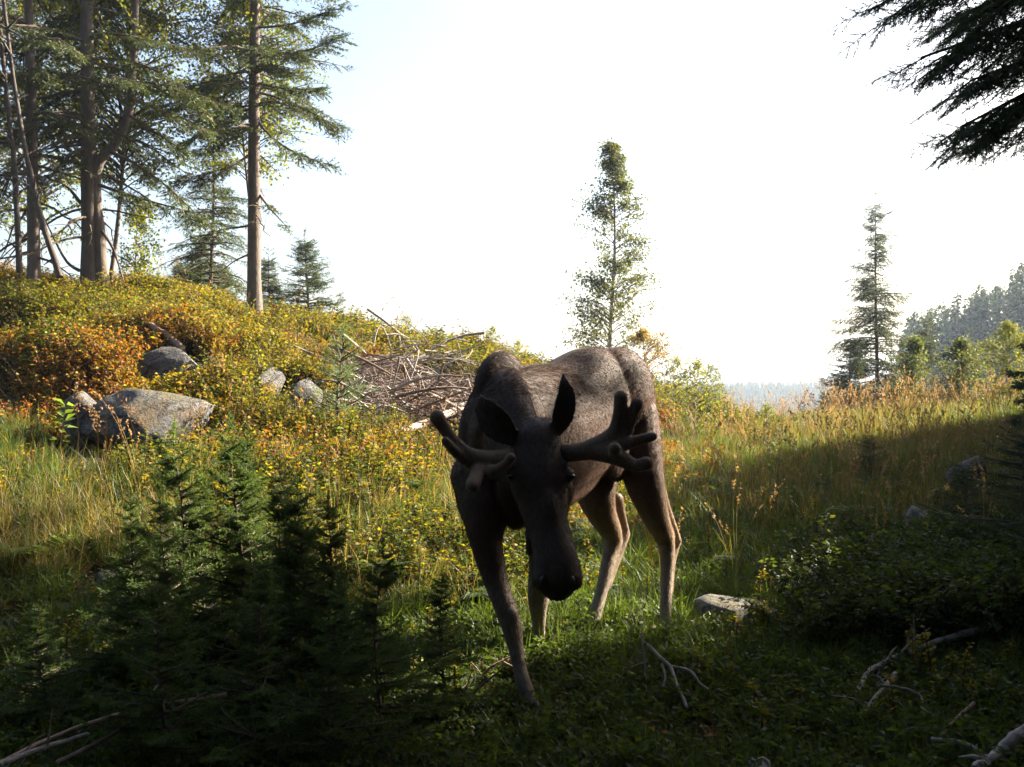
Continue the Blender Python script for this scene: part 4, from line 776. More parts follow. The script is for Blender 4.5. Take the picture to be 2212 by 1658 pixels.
plant(fern_template(5, 7, .5, YEL + GRN), tuple(hit(1490, 1075)), 'yellow green fern fronds right of the moose hindquarters', 'fern', name='fern')
plant(fern_template(6, 7, .42, [(.16, .20, .03)]), tuple(hit(25, 1240)), 'bright fern at the left edge where the shade begins', 'fern', name='fern')
plant(sprig_plant(7, .35, .07, 12, [(.12, .19, .03)], .08), tuple(hit(1135, 1215)), 'small bright leaved plant seen between the moose front legs', 'wild plant')
g = Geo(); tube(g, smoothpath(pxs((1615, 1255, 6.2), (1665, 1248, 6.2)), 5) , .004, 4, STRAW); tube(g, smoothpath(pxs((1665, 1248, 6.2), (1664, 1290, 6.18), (1660, 1395, 6.15)), 6), .004, 4, STRAW); tag(g.obj('grass_stalk', M_GRASS), 'pale bent grass stalk with a sharp kink above the pale grey rock', 'grass stalk')
# tall seeding stalks in front of the large boulder and at the valley gap
def stalks(spec, label, name='seeding_stalks'):
    r = np.random.default_rng(len(spec)); g = Geo()
    for (bx, by, tx, ty, Y) in spec:
        a_ = bez(P(bx, by, Y), P(bx * .7 + tx * .3, by * .4 + ty * .6, Y), P(tx, ty, Y - .1), 10); tube(g, a_, np.linspace(.0035, .0015, 10), 3, np.array(STRAW) * 1.0, cap=False)
        k = 36; f = r.uniform(5, 9, k); i = np.minimum(f.astype(int), 8); w = (f - i)[:, None]; leaves(g, a_[i] * (1 - w) + a_[i + 1] * w + r.normal(0, .018, (k, 3)), r, .03, [(.26, .15, .09), (.2, .12, .07)], up=1.0, simple=True)
    o = g.obj(name, M_GRASS); tag(o, label, 'grass', kind='stuff')
stalks([(230, 1000, 232, 800, 9.4), (310, 1020, 250, 835, 9.3), (170, 990, 165, 830, 9.4), (250, 1010, 180, 870, 9.3), (345, 1010, 270, 870, 9.3), (540, 940, 455, 760, 10.2), (620, 900, 570, 830, 10.5), (400, 1000, 440, 880, 9.6), (215, 1010, 205, 880, 9.0)], 'tall brown seeding stalks rising before the large grey boulder')
stalks([(1770, 1000, 1715, 860, 12), (1790, 990, 1730, 870, 12), (1800, 1005, 1745, 850, 12), (1810, 1000, 1772, 870, 12), (1740, 985, 1700, 880, 12), (1830, 990, 1850, 850, 13), (1880, 980, 1900, 840, 13), (1950, 960, 1930, 850, 14)], 'tall pale seeding stalks at the valley gap')

# ------------------------------------------------------------------ far forest
def far_spruce(seed):
    g = Geo(); r = np.random.default_rng(seed); tube(g, [[0, 0, 0], [0, 0, 5], [0, 0, 10]], [.15, .1, .02], 4, (.1, .07, .05), cap=False)
    k = 520; z = 1.0 + 9.2 * r.uniform(0, 1, k) ** 1.25; a_ = r.uniform(0, 6.28, k); R_ = 1.45 * (1.02 - z / 10.4) * r.uniform(.2, 1, k); T = np.stack([np.cos(a_) * R_, np.sin(a_) * R_, z], -1)
    D = norm(np.stack([np.cos(a_), np.sin(a_), r.uniform(-.9, -.1, k)], -1)); S = r.uniform(.5, 1.1, k) * (1.08 - z / 10.4) ** .6
    c = np.array([.03, .05, .025]) * r.uniform(.6, 1.4, (k, 1)); stamp(g, LEAF2_V, LEAF2_F, np.ones((4, 3)), rot_from(D, r.uniform(-1, 1, k)), T, S, c); return g
FS = [far_spruce(i) for i in range(3)]
def cloud(n, x0, x1, y0, y1): X = RNG.uniform(x0, x1, n); Y = RNG.uniform(y0, y1, n); return np.column_stack([X, Y, height(X, Y, False)])
n = 2600; p = cloud(n, 26, 90, 80, 120); k = p[:, 0] / p[:, 1] > .365; p = p[k]; n = len(p); scatter('far_forest', src(FS, 'far_spruce', M_NEEDLE), p, RNG.uniform(0, 6.28, n), RNG.uniform(.7, 1.2, n), RNG.integers(0, 3, n), 'hazy blue spruce forest on the hillside at right', 'forest', .02)
n = 6500; p = cloud(n, -90, 200, 310, 380); scatter('ridge_forest', src(FS, 'far_spruce', M_NEEDLE), p, RNG.uniform(0, 6.28, n), RNG.uniform(.28, .5, n), RNG.integers(0, 3, n), 'pale wooded ridge beyond the valley gap', 'forest', .02)
# ------------------------------------------------------------------ the moose
CAPK = 1.0
def caps(g, pts, radii, sides=18, flat=None, sub=4):
    """round-ended tapered limb through pts; flat = (scale, axis) squashes the section"""
    pts = np.asarray(pts, float); radii = np.asarray(radii, float); n = (len(pts) - 1) * sub + 1
    p_ = smoothpath(pts, n); t = np.linspace(0, len(pts) - 1, n); rr = np.interp(t, np.arange(len(pts)), radii * CAPK); rr = np.convolve(np.pad(rr, 1, 'edge'), [.25, .5, .25], 'valid')
    tn = norm(np.gradient(p_, axis=0)); e = [.97, .8, .5, .2]
    P0 = [p_[0] - tn[0] * rr[0] * q for q in e]; r0 = [rr[0] * math.sqrt(1 - q * q) for q in e]; P1 = [p_[-1] + tn[-1] * rr[-1] * q for q in e[::-1]]; r1 = [rr[-1] * math.sqrt(1 - q * q) for q in e[::-1]]
    path = np.vstack([P0, p_, P1]); rad = np.concatenate([r0, rr, r1]); tube(g, path, rad, sides)
def loft(g, st, up=(0, 0, 1), sides=28, n=40):
    """stations: (x, y, z, half width, half height) with rounded ends"""
    st = np.asarray(st, float); s = smoothpath(st, n); c = s[:, :3]; w = np.maximum(s[:, 3], .01); h = np.maximum(s[:, 4], .01); t = norm(np.gradient(c, axis=0)); x = norm(np.cross(t, np.asarray(up, float))); y = np.cross(x, t)
    a_ = np.arange(sides) * 2 * np.pi / sides; v = c[:, None] + w[:, None, None] * np.cos(a_)[None, :, None] * x[:, None] + h[:, None, None] * np.sin(a_)[None, :, None] * y[:, None]
    e0 = c[0] - t[0] * min(w[0], h[0]) * .6; e1 = c[-1] + t[-1] * min(w[-1], h[-1]) * .6
    i = np.arange(n - 1)[:, None] * sides; j = np.arange(sides)[None]; j2 = (j + 1) % sides; f = np.stack([i + j, i + sides + j, i + sides + j2, i + j2], -1).reshape(-1, 4)
    g.add(v.reshape(-1, 3), f)
    jj = np.arange(sides); jn = (jj + 1) % sides; g.add(np.vstack([e0, v[0]]), np.stack([0 * jj, 1 + jj, 1 + jn], -1)); g.add(np.vstack([e1, v[-1]]), np.stack([0 * jj, 1 + jn, 1 + jj], -1))
def ball(g, c, r, R=None, seg=20):
    bm = bmesh.new(); bmesh.ops.create_icosphere(bm, subdivisions=3, radius=1); v = np.array([q.co[:] for q in bm.verts]); f = np.array([[w.index for w in q.verts] for q in bm.faces]); bm.free()
    v = v * np.asarray(r, float); v = v @ (np.asarray(R).T if R is not None else np.eye(3)); g.add(v + np.asarray(c), f)
def remesh(g, vox, smooth=6, fac=.6):
    o = g.obj('tmp_shape', M_ROCK); m = o.modifiers.new('r', 'REMESH'); m.mode = 'VOXEL'; m.voxel_size = vox; m.adaptivity = 0
    s = o.modifiers.new('s', 'SMOOTH'); s.factor = fac; s.iterations = smooth
    dg = bpy.context.evaluated_depsgraph_get(); me = bpy.data.meshes.new_from_object(o.evaluated_get(dg)); bpy.data.objects.remove(o)
    v = np.zeros(len(me.vertices) * 3); me.vertices.foreach_get('co', v); return me, v.reshape(-1, 3)
FW = np.array([-.53, -.848, 0]); LF = np.array([.848, -.53, 0]); UP = np.array([0, 0, 1.0])
MR = np.stack([FW, LF, UP], -1)      # local (forward, left, up) -> world

def hair_mat(name):
    m, nt, out = mat(name); at = N(nt, 'Attribute', attribute_name='Col'); pr = N(nt, 'BsdfPrincipled'); L(nt, at.outputs['Color'], pr.inputs['Base Color']); pr.inputs['Roughness'].default_value = .6; pr.inputs['Specular IOR Level'].default_value = .2
    tr = N(nt, 'BsdfTranslucent'); tc = mix(nt, 1.0, at.outputs['Color'], (1.9, 1.7, 1.5), 'MULTIPLY'); L(nt, tc, tr.inputs['Color']); ms = N(nt, 'MixShader'); ms.inputs[0].default_value = .35; L(nt, pr.outputs[0], ms.inputs[1]); L(nt, tr.outputs[0], ms.inputs[2]); L(nt, ms.outputs[0], out.inputs[0]); return m
def moose():
    root = empty('moose', (.35, 5.6, 0), label='brown moose bull with velvet antlers, head lowered, walking out of the clearing', cat='moose'); O = np.array(root.location)
    g = Geo()
    # trunk from tail to chest
    loft(g, [(.68, 6.50, 1.36, .09, .14), (.63, 6.42, 1.36, .18, .26), (.555, 6.28, 1.355, .24, .345), (.44, 6.07, 1.335, .262, .375), (.27, 5.78, 1.245, .285, .375), (.11, 5.50, 1.20, .28, .395), (.01, 5.30, 1.18, .235, .39), (-.055, 5.14, 1.15, .175, .34), (-.09, 5.03, 1.10, .11, .24)], n=48)
    # hump over the shoulders and the dip behind it
    ball(g, (-.05, 5.27, 1.45), (.22, .085, .215), MR); ball(g, (-.06, 5.22, 1.32), (.22, .15, .22), MR); ball(g, (.04, 5.42, 1.35), (.25, .18, .2), MR)
    # rump, hips, ribs
    ball(g, np.array([.56, 6.24, 1.42]) + LF * .08, (.28, .20, .30), MR); ball(g, np.array([.56, 6.24, 1.42]) - LF * .08, (.28, .20, .30), MR)
    ball(g, (.60, 6.34, 1.46), (.17, .13, .22), MR)
    for s in (1, -1): ball(g, np.array([.60, 6.28, 1.32]) + LF * s * .14, (.20, .12, .32), MR)
    # shoulders
    for s in (1, -1): ball(g, np.array([-.04, 5.16, 1.14]) + LF * s * .135, (.17, .09, .34), MR); ball(g, np.array([-.08, 5.07, 1.0]) + LF * s * .12, (.12, .085, .20), MR)
    # neck down to the poll
    loft(g, [(-.03, 5.30, 1.34, .15, .25), (-.03, 5.10, 1.30, .14, .26), (0, 4.93, 1.23, .125, .225), (.05, 4.80, 1.18, .105, .17), (.09, 4.68, 1.15, .095, .13), (.115, 4.60, 1.14, .085, .10)], n=26)
    # head: stations along the face; depth axis towards the camera
    hs = []
    for px_, py_, Y_, w, d in [(1163, 932, 4.60, .07, .075), (1163, 955, 4.56, .098, .10), (1163, 1000, 4.53, .118, .12), (1165, 1040, 4.50, .128, .125), (1173, 1085, 4.47, .108, .118), (1181, 1130, 4.43, .090, .11), (1191, 1170, 4.39, .086, .103), (1199, 1210, 4.35, .094, .102), (1204, 1245, 4.32, .103, .098), (1205, 1268, 4.31, .100, .088)]:
        c = P(px_, py_, Y_); hs.append((*c, w, d))
    loft(g, hs, up=(0, -1, .3), n=40)
    # cheeks, jaw, muzzle bulge, lip
    for s in (1, -1): ball(g, P(1168 + s * 20, 1075, 4.58), (.06, .10, .12)); ball(g, P(1203 + s * 26, 1247, 4.30), (.052, .07, .055)); ball(g, P(1167 + s * 58, 1026, 4.49), (.036, .05, .03))
    for s in (1, -1): ball(g, P(1166 + s * 44, 1004, 4.47), (.035, .03, .022)); ball(g, P(1178 + s * 30, 1110, 4.44), (.022, .05, .07))
    ball(g, P(1186, 1130, 4.385), (.05, .07, .15))
    ball(g, P(1204, 1262, 4.38), (.075, .08, .07)); ball(g, P(1190, 1190, 4.47), (.06, .06, .14)); ball(g, P(1164, 925, 4.60), (.085, .07, .05))
    caps(g, [P(1160, 1130, 4.62), P(1150, 1170, 4.60), P(1143, 1196, 4.60)], [.06, .03, .014])      # bell under the throat
    # front right leg, nearest to the camera
    def leg(spec, **k): caps(g, [P(a_, b_, c_) for a_, b_, c_, _ in spec], [q[3] for q in spec], **k)
    leg([(1030, 1030, 5.10, .13), (1046, 1110, 4.99, .112), (1050, 1170, 4.93, .076), (1066, 1235, 4.88, .062), (1083, 1290, 4.82, .052), (1102, 1340, 4.77, .0495), (1108, 1368, 4.75, .045), (1114, 1400, 4.73, .035), (1124, 1450, 4.69, .0305), (1133, 1485, 4.66, .037), (1143, 1510, 4.63, .031), (1152, 1528, 4.61, .034)])
    ball(g, P(1106, 1338, 4.75), (.036, .036, .055)); ball(g, P(1060, 1128, 5.06), (.075, .075, .075)); ball(g, P(1140, 1490, 4.69), (.026, .03, .028))
    # front left leg behind the head
    leg([(1190, 1060, 5.32, .12), (1180, 1130, 5.38, .095), (1168, 1215, 5.48, .06), (1162, 1290, 5.56, .055), (1163, 1325, 5.60, .043), (1164, 1360, 5.63, .032), (1163, 1392, 5.65, .038), (1163, 1410, 5.65, .034)])
    ball(g, P(1172, 1298, 5.58), (.035, .04, .045))
    # hind left leg
    leg([(1368, 900, 6.22, .15), (1380, 980, 6.14, .14), (1395, 1050, 6.08, .112), (1414, 1110, 6.12, .082), (1436, 1165, 6.22, .056), (1441, 1200, 6.22, .045), (1440, 1260, 6.16, .036), (1438, 1320, 6.09, .033), (1436, 1362, 6.04, .042), (1434, 1382, 6.0, .037)])
    leg([(1412, 1030, 6.24, .06), (1436, 1095, 6.27, .032), (1458, 1150, 6.29, .024), (1463, 1168, 6.29, .027)]); leg([(1420, 1110, 6.2, .06), (1445, 1160, 6.25, .035)]); leg([(1464, 1170, 6.32, .022), (1450, 1215, 6.26, .028), (1445, 1280, 6.18, .025)])
    # hind right leg
    leg([(1290, 930, 6.38, .16), (1285, 1000, 6.30, .15), (1287, 1065, 6.22, .12), (1300, 1110, 6.27, .088), (1322, 1155, 6.38, .062), (1320, 1190, 6.37, .05), (1310, 1235, 6.29, .042), (1295, 1295, 6.19, .036), (1280, 1345, 6.11, .042), (1275, 1372, 6.06, .040)])
    leg([(1330, 1080, 6.42, .05), (1345, 1125, 6.46, .026), (1353, 1155, 6.46, .026)]); leg([(1352, 1157, 6.45, .026), (1335, 1200, 6.38, .028), (1312, 1265, 6.26, .026)])
    # belly, flank fold, tail
    loft(g, [(.42, 6.02, 1.06, .17, .12), (.25, 5.76, .97, .2, .13), (.08, 5.48, .92, .2, .14), (-.04, 5.26, .94, .15, .14)], n=16); ball(g, np.array([.47, 6.02, 1.10]) + LF * .15, (.16, .05, .16), MR)
    caps(g, [(.69, 6.53, 1.50), (.71, 6.57, 1.44), (.715, 6.58, 1.38)], [.04, .035, .02])
    # ears: thick cupped shells
    def ear(base, tip, mid, wid, facing, thick=.011):
        base, tip, mid = map(np.asarray, (base, tip, mid)); a_ = bez(base, mid * 2 - (base + tip) / 2, tip, 11); tan = norm(np.gradient(a_, axis=0)); sd = norm(np.cross(tan, np.asarray(facing))); nn = np.cross(sd, tan); t = np.linspace(0, 1, 11); w = wid * np.interp(t, [0, .15, .35, .55, .8, .93, 1], [.42, .62, .95, 1.0, .62, .26, .05]); k = 9
        u = np.linspace(-1, 1, k); cup = .55
        f_ = lambda off: a_[:, None] + w[:, None, None] * u[None, :, None] * sd[:, None] + (w[:, None] * cup * (u[None] ** 2) + off)[..., None] * nn[:, None]
        A_, B_ = f_(0), f_(-thick); n = 11; V = np.vstack([A_.reshape(-1, 3), B_.reshape(-1, 3)]); i = (np.arange(n - 1)[:, None] * k + np.arange(k - 1)[None]).ravel(); Fa = np.stack([i, i + 1, i + k + 1, i + k], -1); Fb = Fa[:, ::-1] + n * k
        e_ = []; 
        for q in range(n - 1):
            for c0 in (0, k - 1): a0 = q * k + c0; b0 = a0 + k; e_.append([a0, b0, b0 + n * k, a0 + n * k] if c0 == 0 else [b0, a0, a0 + n * k, b0 + n * k])
        for c0 in range(k - 1):
            e_.append([c0 + 1, c0, c0 + n * k, c0 + 1 + n * k]); a0 = (n - 1) * k + c0; e_.append([a0, a0 + 1, a0 + 1 + n * k, a0 + n * k])
        g.add(V, np.vstack([Fa, Fb, np.array(e_)]))
    ear(Z1(880, 830, 4.58), Z1(598, 478, 4.55), Z1(690, 680, 4.52), .070, (.12, -1, .12), .015)
    ear(Z1(1110, 800, 4.58), Z1(1195, 325, 4.55), Z1(1195, 590, 4.53), .054, (.35, -1, .1), .015)
    caps(g, [Z1(880, 830, 4.60), Z1(820, 760, 4.65)], [.045, .03]); caps(g, [Z1(1080, 820, 4.60), Z1(1130, 740, 4.64)], [.045, .032])
    me, v = remesh(g, .0088, 8, .55)
    me.name = 'body'; nv = len(v)
    # true coat colours: dark brown body, greyer hump, pale legs, dark muzzle
    nz = SineNoise(3, 14, 3, 12); nz2 = SineNoise(4, 14, 20, 60); s = nz(v)[:, None]; s2 = nz2(v)[:, None]
    body = np.array([.056, .032, .021]); grey = np.array([.048, .040, .037]); pale = np.array([.22, .19, .155]); dark = np.array([.045, .034, .028]); tan_ = np.array([.21, .15, .095])
    c = body * (1 + .35 * s + .28 * s2)
    hump = np.clip((v[:, 2] - 1.2) * 2.5, 0, 1) * np.clip((5.55 - v[:, 1]) * 3, 0, 1); c = c * (1 - hump[:, None] * .7) + grey * hump[:, None] * .7
    headm = (v[:, 1] < 4.78) & (v[:, 2] > .6) & (v[:, 0] > -.12); 
    hd = np.clip((4.85 - v[:, 1]) * 6, 0, 1) * (v[:, 2] > .62) * np.clip((v[:, 0] + .12) * 12, 0, 1); c = c * (1 - hd[:, None] * .8) + dark * 1.25 * hd[:, None] * .8
    front = v[:, 1] < 5.75
    lg = np.where(front, np.clip((.66 - v[:, 2]) * 2.4, 0, 1), np.clip((1.0 - v[:, 2]) * 2.2, 0, 1)) * np.where((v[:, 1] < 4.55) & (v[:, 2] > .55), 0, 1); lg = lg[:, None]
    pl = pale * (1 + .15 * s2); tm = np.clip((v[:, 2:3] - .25) * 2.5, 0, 1) * (~front)[:, None]; pl = pl * (1 - tm) + tan_ * (1 + .2 * s) * tm; c = c * (1 - lg) + pl * lg
    foot = np.clip((.13 - v[:, 2]) * 14, 0, 1)[:, None]; c = c * (1 - foot * .6) + dark * foot * .6
    at = me.color_attributes.new('Col', 'FLOAT_COLOR', 'POINT'); at.data.foreach_set('color', np.concatenate([np.clip(c, .01, 1), np.ones((nv, 1))], 1).astype(np.float32).ravel())
    me.vertices.foreach_set('co', (v - O).astype(np.float32).ravel()); me.polygons.foreach_set('use_smooth', np.ones(len(me.polygons), bool)); me.update()
    me.materials.clear(); me.materials.append(fur_mat('moose_coat', .8)); bo = bpy.data.objects.new('body', me); COL.objects.link(bo); bo.parent = root
    # short coat hairs standing off the body
    r = np.random.default_rng(8); me.calc_loop_triangles(); tn = len(me.loop_triangles); ti = np.zeros(tn * 3, np.int32); me.loop_triangles.foreach_get('vertices', ti); ti = ti.reshape(-1, 3); A_, B_, C_ = v[ti[:, 0]], v[ti[:, 1]], v[ti[:, 2]]; cr = np.cross(B_ - A_, C_ - A_); ar = np.linalg.norm(cr, axis=1); nn = norm(cr)
    if ((A_ - np.array([.3, 5.7, 1.2])) * nn).sum(1)[v[ti[:, 0], 2] > 1.3].mean() < 0: nn = -nn
    k = r.choice(tn, 210000, p=ar / ar.sum()); u = r.uniform(0, 1, (len(k), 2)); fl = u.sum(1) > 1; u[fl] = 1 - u[fl]; T = A_[k] + (B_[k] - A_[k]) * u[:, :1] + (C_[k] - A_[k]) * u[:, 1:]; n_ = nn[k]
    flow = norm(-FW * .55 + np.array([0, 0, -.8])) ; hm = (T[:, 1] < 4.75); fl_ = np.where(hm[:, None], np.array([0, .15, -1.0]), flow[None]); tang = fl_ - n_ * (fl_ * n_).sum(1, keepdims=True); D = norm(norm(tang) * 1.0 + n_ * r.uniform(.12, .5, (len(k), 1)) + r.normal(0, .07, (len(k), 3)))
    ln = r.uniform(.008, .018, len(k)) * np.where(T[:, 2] < .75, .8, 1) * np.where((T[:, 2] > 1.45) & (T[:, 1] < 5.6), 2.3, 1); hc = c[ti[k, 0]] * r.uniform(.5, 1.5, (len(k), 1))
    fg = Geo(); tv = np.array([[0, -.5, 0], [0, .5, 0], [1, 0, 0]]); stamp(fg, tv, np.array([[0, 1, 2]]), np.ones((3, 3)), rot_from(D, r.uniform(0, 3.14, len(k))), T - O, np.stack([ln, np.full(len(k), .0014), np.ones(len(k))], -1), np.clip(hc, .01, 1))
    fo = fg.obj('coat_hair', hair_mat('moose_hair'), root); fo['kind'] = 'stuff'
    # antlers in velvet
    M_VEL = fur_mat('antler_velvet', .85, True)
    def antler(build, lab):
        global CAPK
        g2 = Geo(); CAPK = .92; build(g2); CAPK = 1.0; me2, v2 = remesh(g2, .006, 6, .55); me2.vertices.foreach_set('co', (v2 - O).astype(np.float32).ravel()); me2.polygons.foreach_set('use_smooth', np.ones(len(me2.polygons), bool)); c2 = np.array([.135, .098, .074]) * (1 + .2 * nz(v2))[:, None]
        a2 = me2.color_attributes.new('Col', 'FLOAT_COLOR', 'POINT'); a2.data.foreach_set('color', np.concatenate([c2, np.ones((len(v2), 1))], 1).astype(np.float32).ravel()); me2.update(); me2.materials.clear(); me2.materials.append(M_VEL)
        o2 = bpy.data.objects.new('antler', me2); COL.objects.link(o2); o2.parent = root; o2['label'] = lab
        # velvet fuzz
        me2.calc_loop_triangles(); t2 = np.zeros(len(me2.loop_triangles) * 3, np.int32); me2.loop_triangles.foreach_get('vertices', t2); t2 = t2.reshape(-1, 3); a0, b0, c0 = v2[t2[:, 0]], v2[t2[:, 1]], v2[t2[:, 2]]; cr = np.cross(b0 - a0, c0 - a0); kk = r.choice(len(t2), 16000, p=np.linalg.norm(cr, axis=1) / np.linalg.norm(cr, axis=1).sum()); u = r.uniform(0, 1, (len(kk), 2)); fl = u.sum(1) > 1; u[fl] = 1 - u[fl]
        T2 = a0[kk] + (b0[kk] - a0[kk]) * u[:, :1] + (c0[kk] - a0[kk]) * u[:, 1:]; fz = Geo(); stamp(fz, tv, np.array([[0, 1, 2]]), np.ones((3, 3)), rot_from(norm(norm(cr[kk]) + r.normal(0, .5, (len(kk), 3))), r.uniform(0, 3.14, len(kk))), T2 - O, np.stack([r.uniform(.004, .009, len(kk)), np.full(len(kk), .0008), np.ones(len(kk))], -1), np.tile([.20, .16, .13], (len(kk), 1)) * r.uniform(.6, 1.4, (len(kk), 1)))
        z_ = fz.obj('velvet', hair_mat('velvet_fuzz'), o2); z_['kind'] = 'stuff'
    def right_side(q):      # animal's left antler, on the right in the picture
        caps(q, [Z1(1030, 935, 4.58), Z1(1170, 915, 4.54), Z1(1290, 905, 4.49), Z1(1400, 890, 4.46)], [.046, .044, .042, .043]); caps(q, [Z1(1380, 890, 4.46), Z1(1470, 905, 4.44), Z1(1560, 930, 4.41), Z1(1650, 975, 4.38)], [.042, .045, .042, .034])
        caps(q, [Z1(1380, 880, 4.46), Z1(1480, 840, 4.46), Z1(1570, 780, 4.46), Z1(1640, 740, 4.47)], [.042, .045, .043, .038]); caps(q, [Z1(1430, 905, 4.45), Z1(1540, 870, 4.44), Z1(1660, 840, 4.44)], [.042, .040, .030])
        caps(q, [Z1(1560, 790, 4.46), Z1(1590, 700, 4.45), Z1(1602, 600, 4.43), Z1(1606, 510, 4.42)], [.042, .036, .031, .032]); caps(q, [Z1(1620, 760, 4.47), Z1(1670, 680, 4.45), Z1(1700, 610, 4.43), Z1(1722, 555, 4.42)], [.038, .029, .026, .028]); ball(q, Z1(1615, 700, 4.455), (.03, .018, .045))
        caps(q, [Z1(1640, 850, 4.44), Z1(1740, 815, 4.44), Z1(1835, 793, 4.43)], [.029, .023, .021]); caps(q, [Z1(1560, 930, 4.41), Z1(1565, 900, 4.32), Z1(1560, 878, 4.25)], [.032, .026, .028]); caps(q, [Z1(1640, 975, 4.38), Z1(1720, 1000, 4.36), Z1(1790, 985, 4.33)], [.026, .027, .031])
    def left_side(q):       # animal's right antler, on the left in the picture
        caps(q, [Z1(990, 935, 4.58), Z1(860, 945, 4.54), Z1(740, 960, 4.49), Z1(640, 975, 4.46)], [.046, .044, .046, .050]); caps(q, [Z1(700, 960, 4.48), Z1(600, 960, 4.45), Z1(500, 920, 4.43), Z1(430, 860, 4.42)], [.042, .046, .036, .027]); ball(q, Z1(610, 985, 4.45), (.075, .035, .045))
        caps(q, [Z1(520, 925, 4.43), Z1(420, 840, 4.42), Z1(345, 740, 4.42), Z1(290, 655, 4.41)], [.030, .028, .029, .036]); caps(q, [Z1(500, 960, 4.43), Z1(430, 910, 4.39), Z1(380, 860, 4.36), Z1(350, 825, 4.34)], [.030, .024, .022, .021])
        caps(q, [Z1(600, 1000, 4.45), Z1(570, 1080, 4.37), Z1(542, 1145, 4.29)], [.040, .031, .031]); caps(q, [Z1(630, 1040, 4.44), Z1(720, 1030, 4.37), Z1(790, 980, 4.32), Z1(820, 942, 4.29)], [.028, .024, .021, .021]); caps(q, [Z1(640, 980, 4.46), Z1(650, 1040, 4.42), Z1(680, 1060, 4.38)], [.04, .032, .022])
    antler(right_side, 'velvet antler on the right of the picture with two upright tines'); antler(left_side, 'velvet antler on the left of the picture with a tine crossing the brow')
    # eyes, nostrils, hooves
    m, nt, out = mat('wet_eye'); pr = N(nt, 'BsdfPrincipled'); pr.inputs['Base Color'].default_value = (.01, .007, .005, 1); pr.inputs['Roughness'].default_value = .12; L(nt, pr.outputs[0], out.inputs[0])
    for px_ in (1103, 1235): q = Geo(); ball(q, P(px_, 1030, 4.452) - O, (.014, .014, .012)); q.obj('eye', m, root, smooth=True)
    m2, nt, out = mat('dark_skin'); pr = N(nt, 'BsdfPrincipled'); pr.inputs['Base Color'].default_value = (.012, .01, .01, 1); pr.inputs['Roughness'].default_value = .5; L(nt, pr.outputs[0], out.inputs[0])
    for px_ in (1172, 1236): q = Geo(); ball(q, P(px_, 1256, 4.235) - O, (.012, .016, .022)); q.obj('nostril', m2, root, smooth=True)
    m3 = bark_mat('horn_hoof', (.02, .017, .015), (.06, .05, .045), 30, .2)
    for (px_, py_, Y_, yaw, s) in [(1157, 1545, 4.58, -.3, 1), (1163, 1422, 5.62, -.2, .95), (1434, 1396, 5.96, -.2, 1), (1268, 1391, 6.02, -.3, 1)]:
        q = Geo(); c = P(px_, py_, Y_); c[2] = max(c[2], ground_at(c[0], c[1]) + .035); d = norm(FW + np.array([yaw * .3, 0, 0])); sd = np.cross(d, UP)
        for w in (-1, 1):   # two toes
            b0 = c + sd * w * .019 * s; loft(q, [(*(b0 + d * x_ + UP * z_ - O), w_, h_) for x_, z_, w_, h_ in ((-.035, -.01, .015, .030), (-.01, -.008, .019, .034), (.02, -.016, .018, .026), (.05, -.028, .010, .012))], sides=12, n=10)
        ho = q.obj('hoof', m3, root); ho.data.polygons.foreach_set('use_smooth', [True] * len(ho.data.polygons))
    # biting flies sitting on the flank and rump
    cand = np.where((v[:, 1] > 5.3) & (v[:, 2] > .95) & (v[:, 2] < 1.72))[0]; kk = r.choice(cand, 170); q = Geo()
    vn = np.zeros(nv * 3); me.vertices.foreach_get('normal', vn) if False else None
    for i in kk: ball(q, v[i] + r.normal(0, .004, 3), (.0035, .006, .0035))
    tag(q.obj('flies', m2), 'black flies sitting on the flank and rump of the moose', 'flies', kind='stuff')
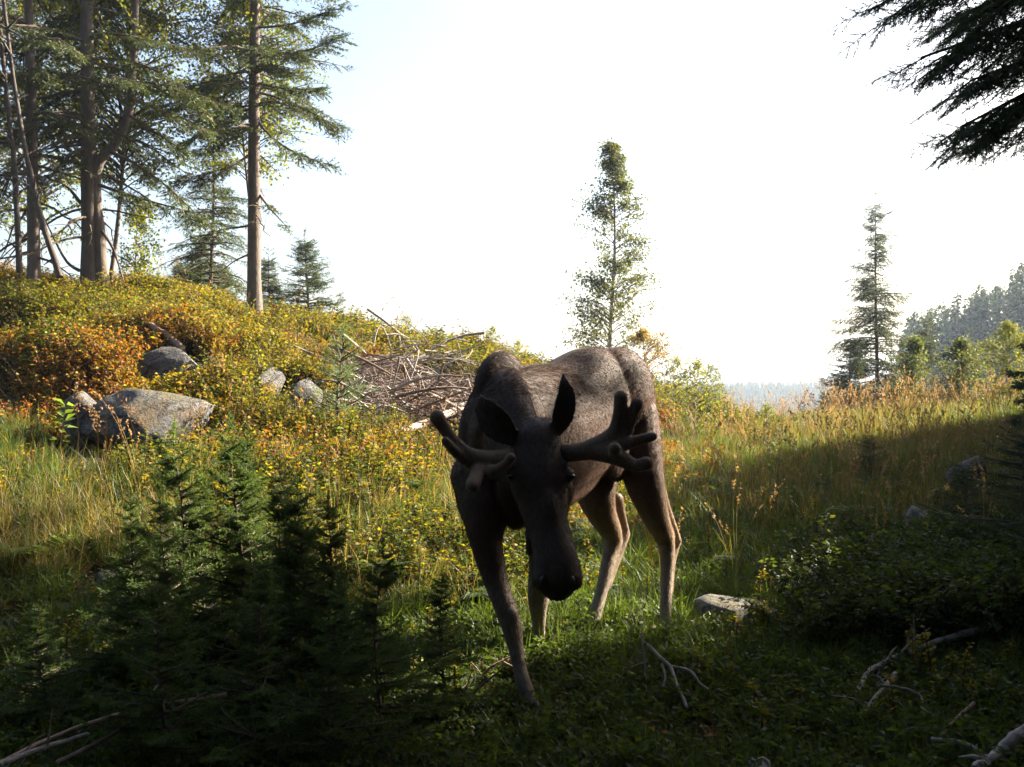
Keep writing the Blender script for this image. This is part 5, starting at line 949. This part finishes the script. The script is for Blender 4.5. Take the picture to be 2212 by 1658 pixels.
def fur_mat(name, rough, velvet=False):
    m, nt, out = mat(name); at = N(nt, 'Attribute', attribute_name='Col'); pr = N(nt, 'BsdfPrincipled'); po = geopos(nt); mp = N(nt, 'Mapping'); L(nt, po, mp.inputs[0]); mp.inputs['Scale'].default_value = (1, 1, .3); n1 = noise(nt, 90 if not velvet else 160, 5, .7, mp.outputs[0]); n2 = noise(nt, 9, 5, .6, po)
    c = mix(nt, 1.0, at.outputs['Color'], ramp(nt, n1.outputs[0], [(.3, (.55, .55, .55)), (.7, (1.4, 1.35, 1.3))]), 'MULTIPLY'); c = mix(nt, .7, c, ramp(nt, n2.outputs[0], [(.3, (.65, .62, .6)), (.7, (1.3, 1.28, 1.25))]), 'MULTIPLY')
    L(nt, c, pr.inputs['Base Color']); pr.inputs['Roughness'].default_value = rough * .8; pr.inputs['Specular IOR Level'].default_value = .2; pr.inputs['Sheen Weight'].default_value = .06; pr.inputs['Sheen Roughness'].default_value = .4; pr.inputs['Sheen Tint'].default_value = (.75, .7, .68, 1)
    L(nt, bump(nt, n1.outputs[0], .5, .008), pr.inputs['Normal']); L(nt, pr.outputs[0], out.inputs[0]); return m
moose()
# ------------------------------------------------------------------ haze
def haze():
    m = bpy.data.materials.new('air'); m.use_nodes = True; nt = m.node_tree; nt.nodes.clear(); out = nt.nodes.new('ShaderNodeOutputMaterial'); v = nt.nodes.new('ShaderNodeVolumePrincipled')
    v.inputs['Color'].default_value = (.66, .80, 1.0, 1); v.inputs['Density'].default_value = HAZE; v.inputs['Anisotropy'].default_value = .35; nt.links.new(v.outputs[0], out.inputs['Volume'])
    x0, x1, y0, y1, z0, z1 = -640, 640, -90, 910, -28, 22
    g = Geo(); g.add([[x0, y0, z0], [x1, y0, z0], [x1, y1, z0], [x0, y1, z0], [x0, y0, z1], [x1, y0, z1], [x1, y1, z1], [x0, y1, z1]], [[0, 3, 2, 1], [4, 5, 6, 7], [0, 1, 5, 4], [1, 2, 6, 5], [2, 3, 7, 6], [3, 0, 4, 7]])
    o = g.obj('haze', m); o['kind'] = 'stuff'
haze()
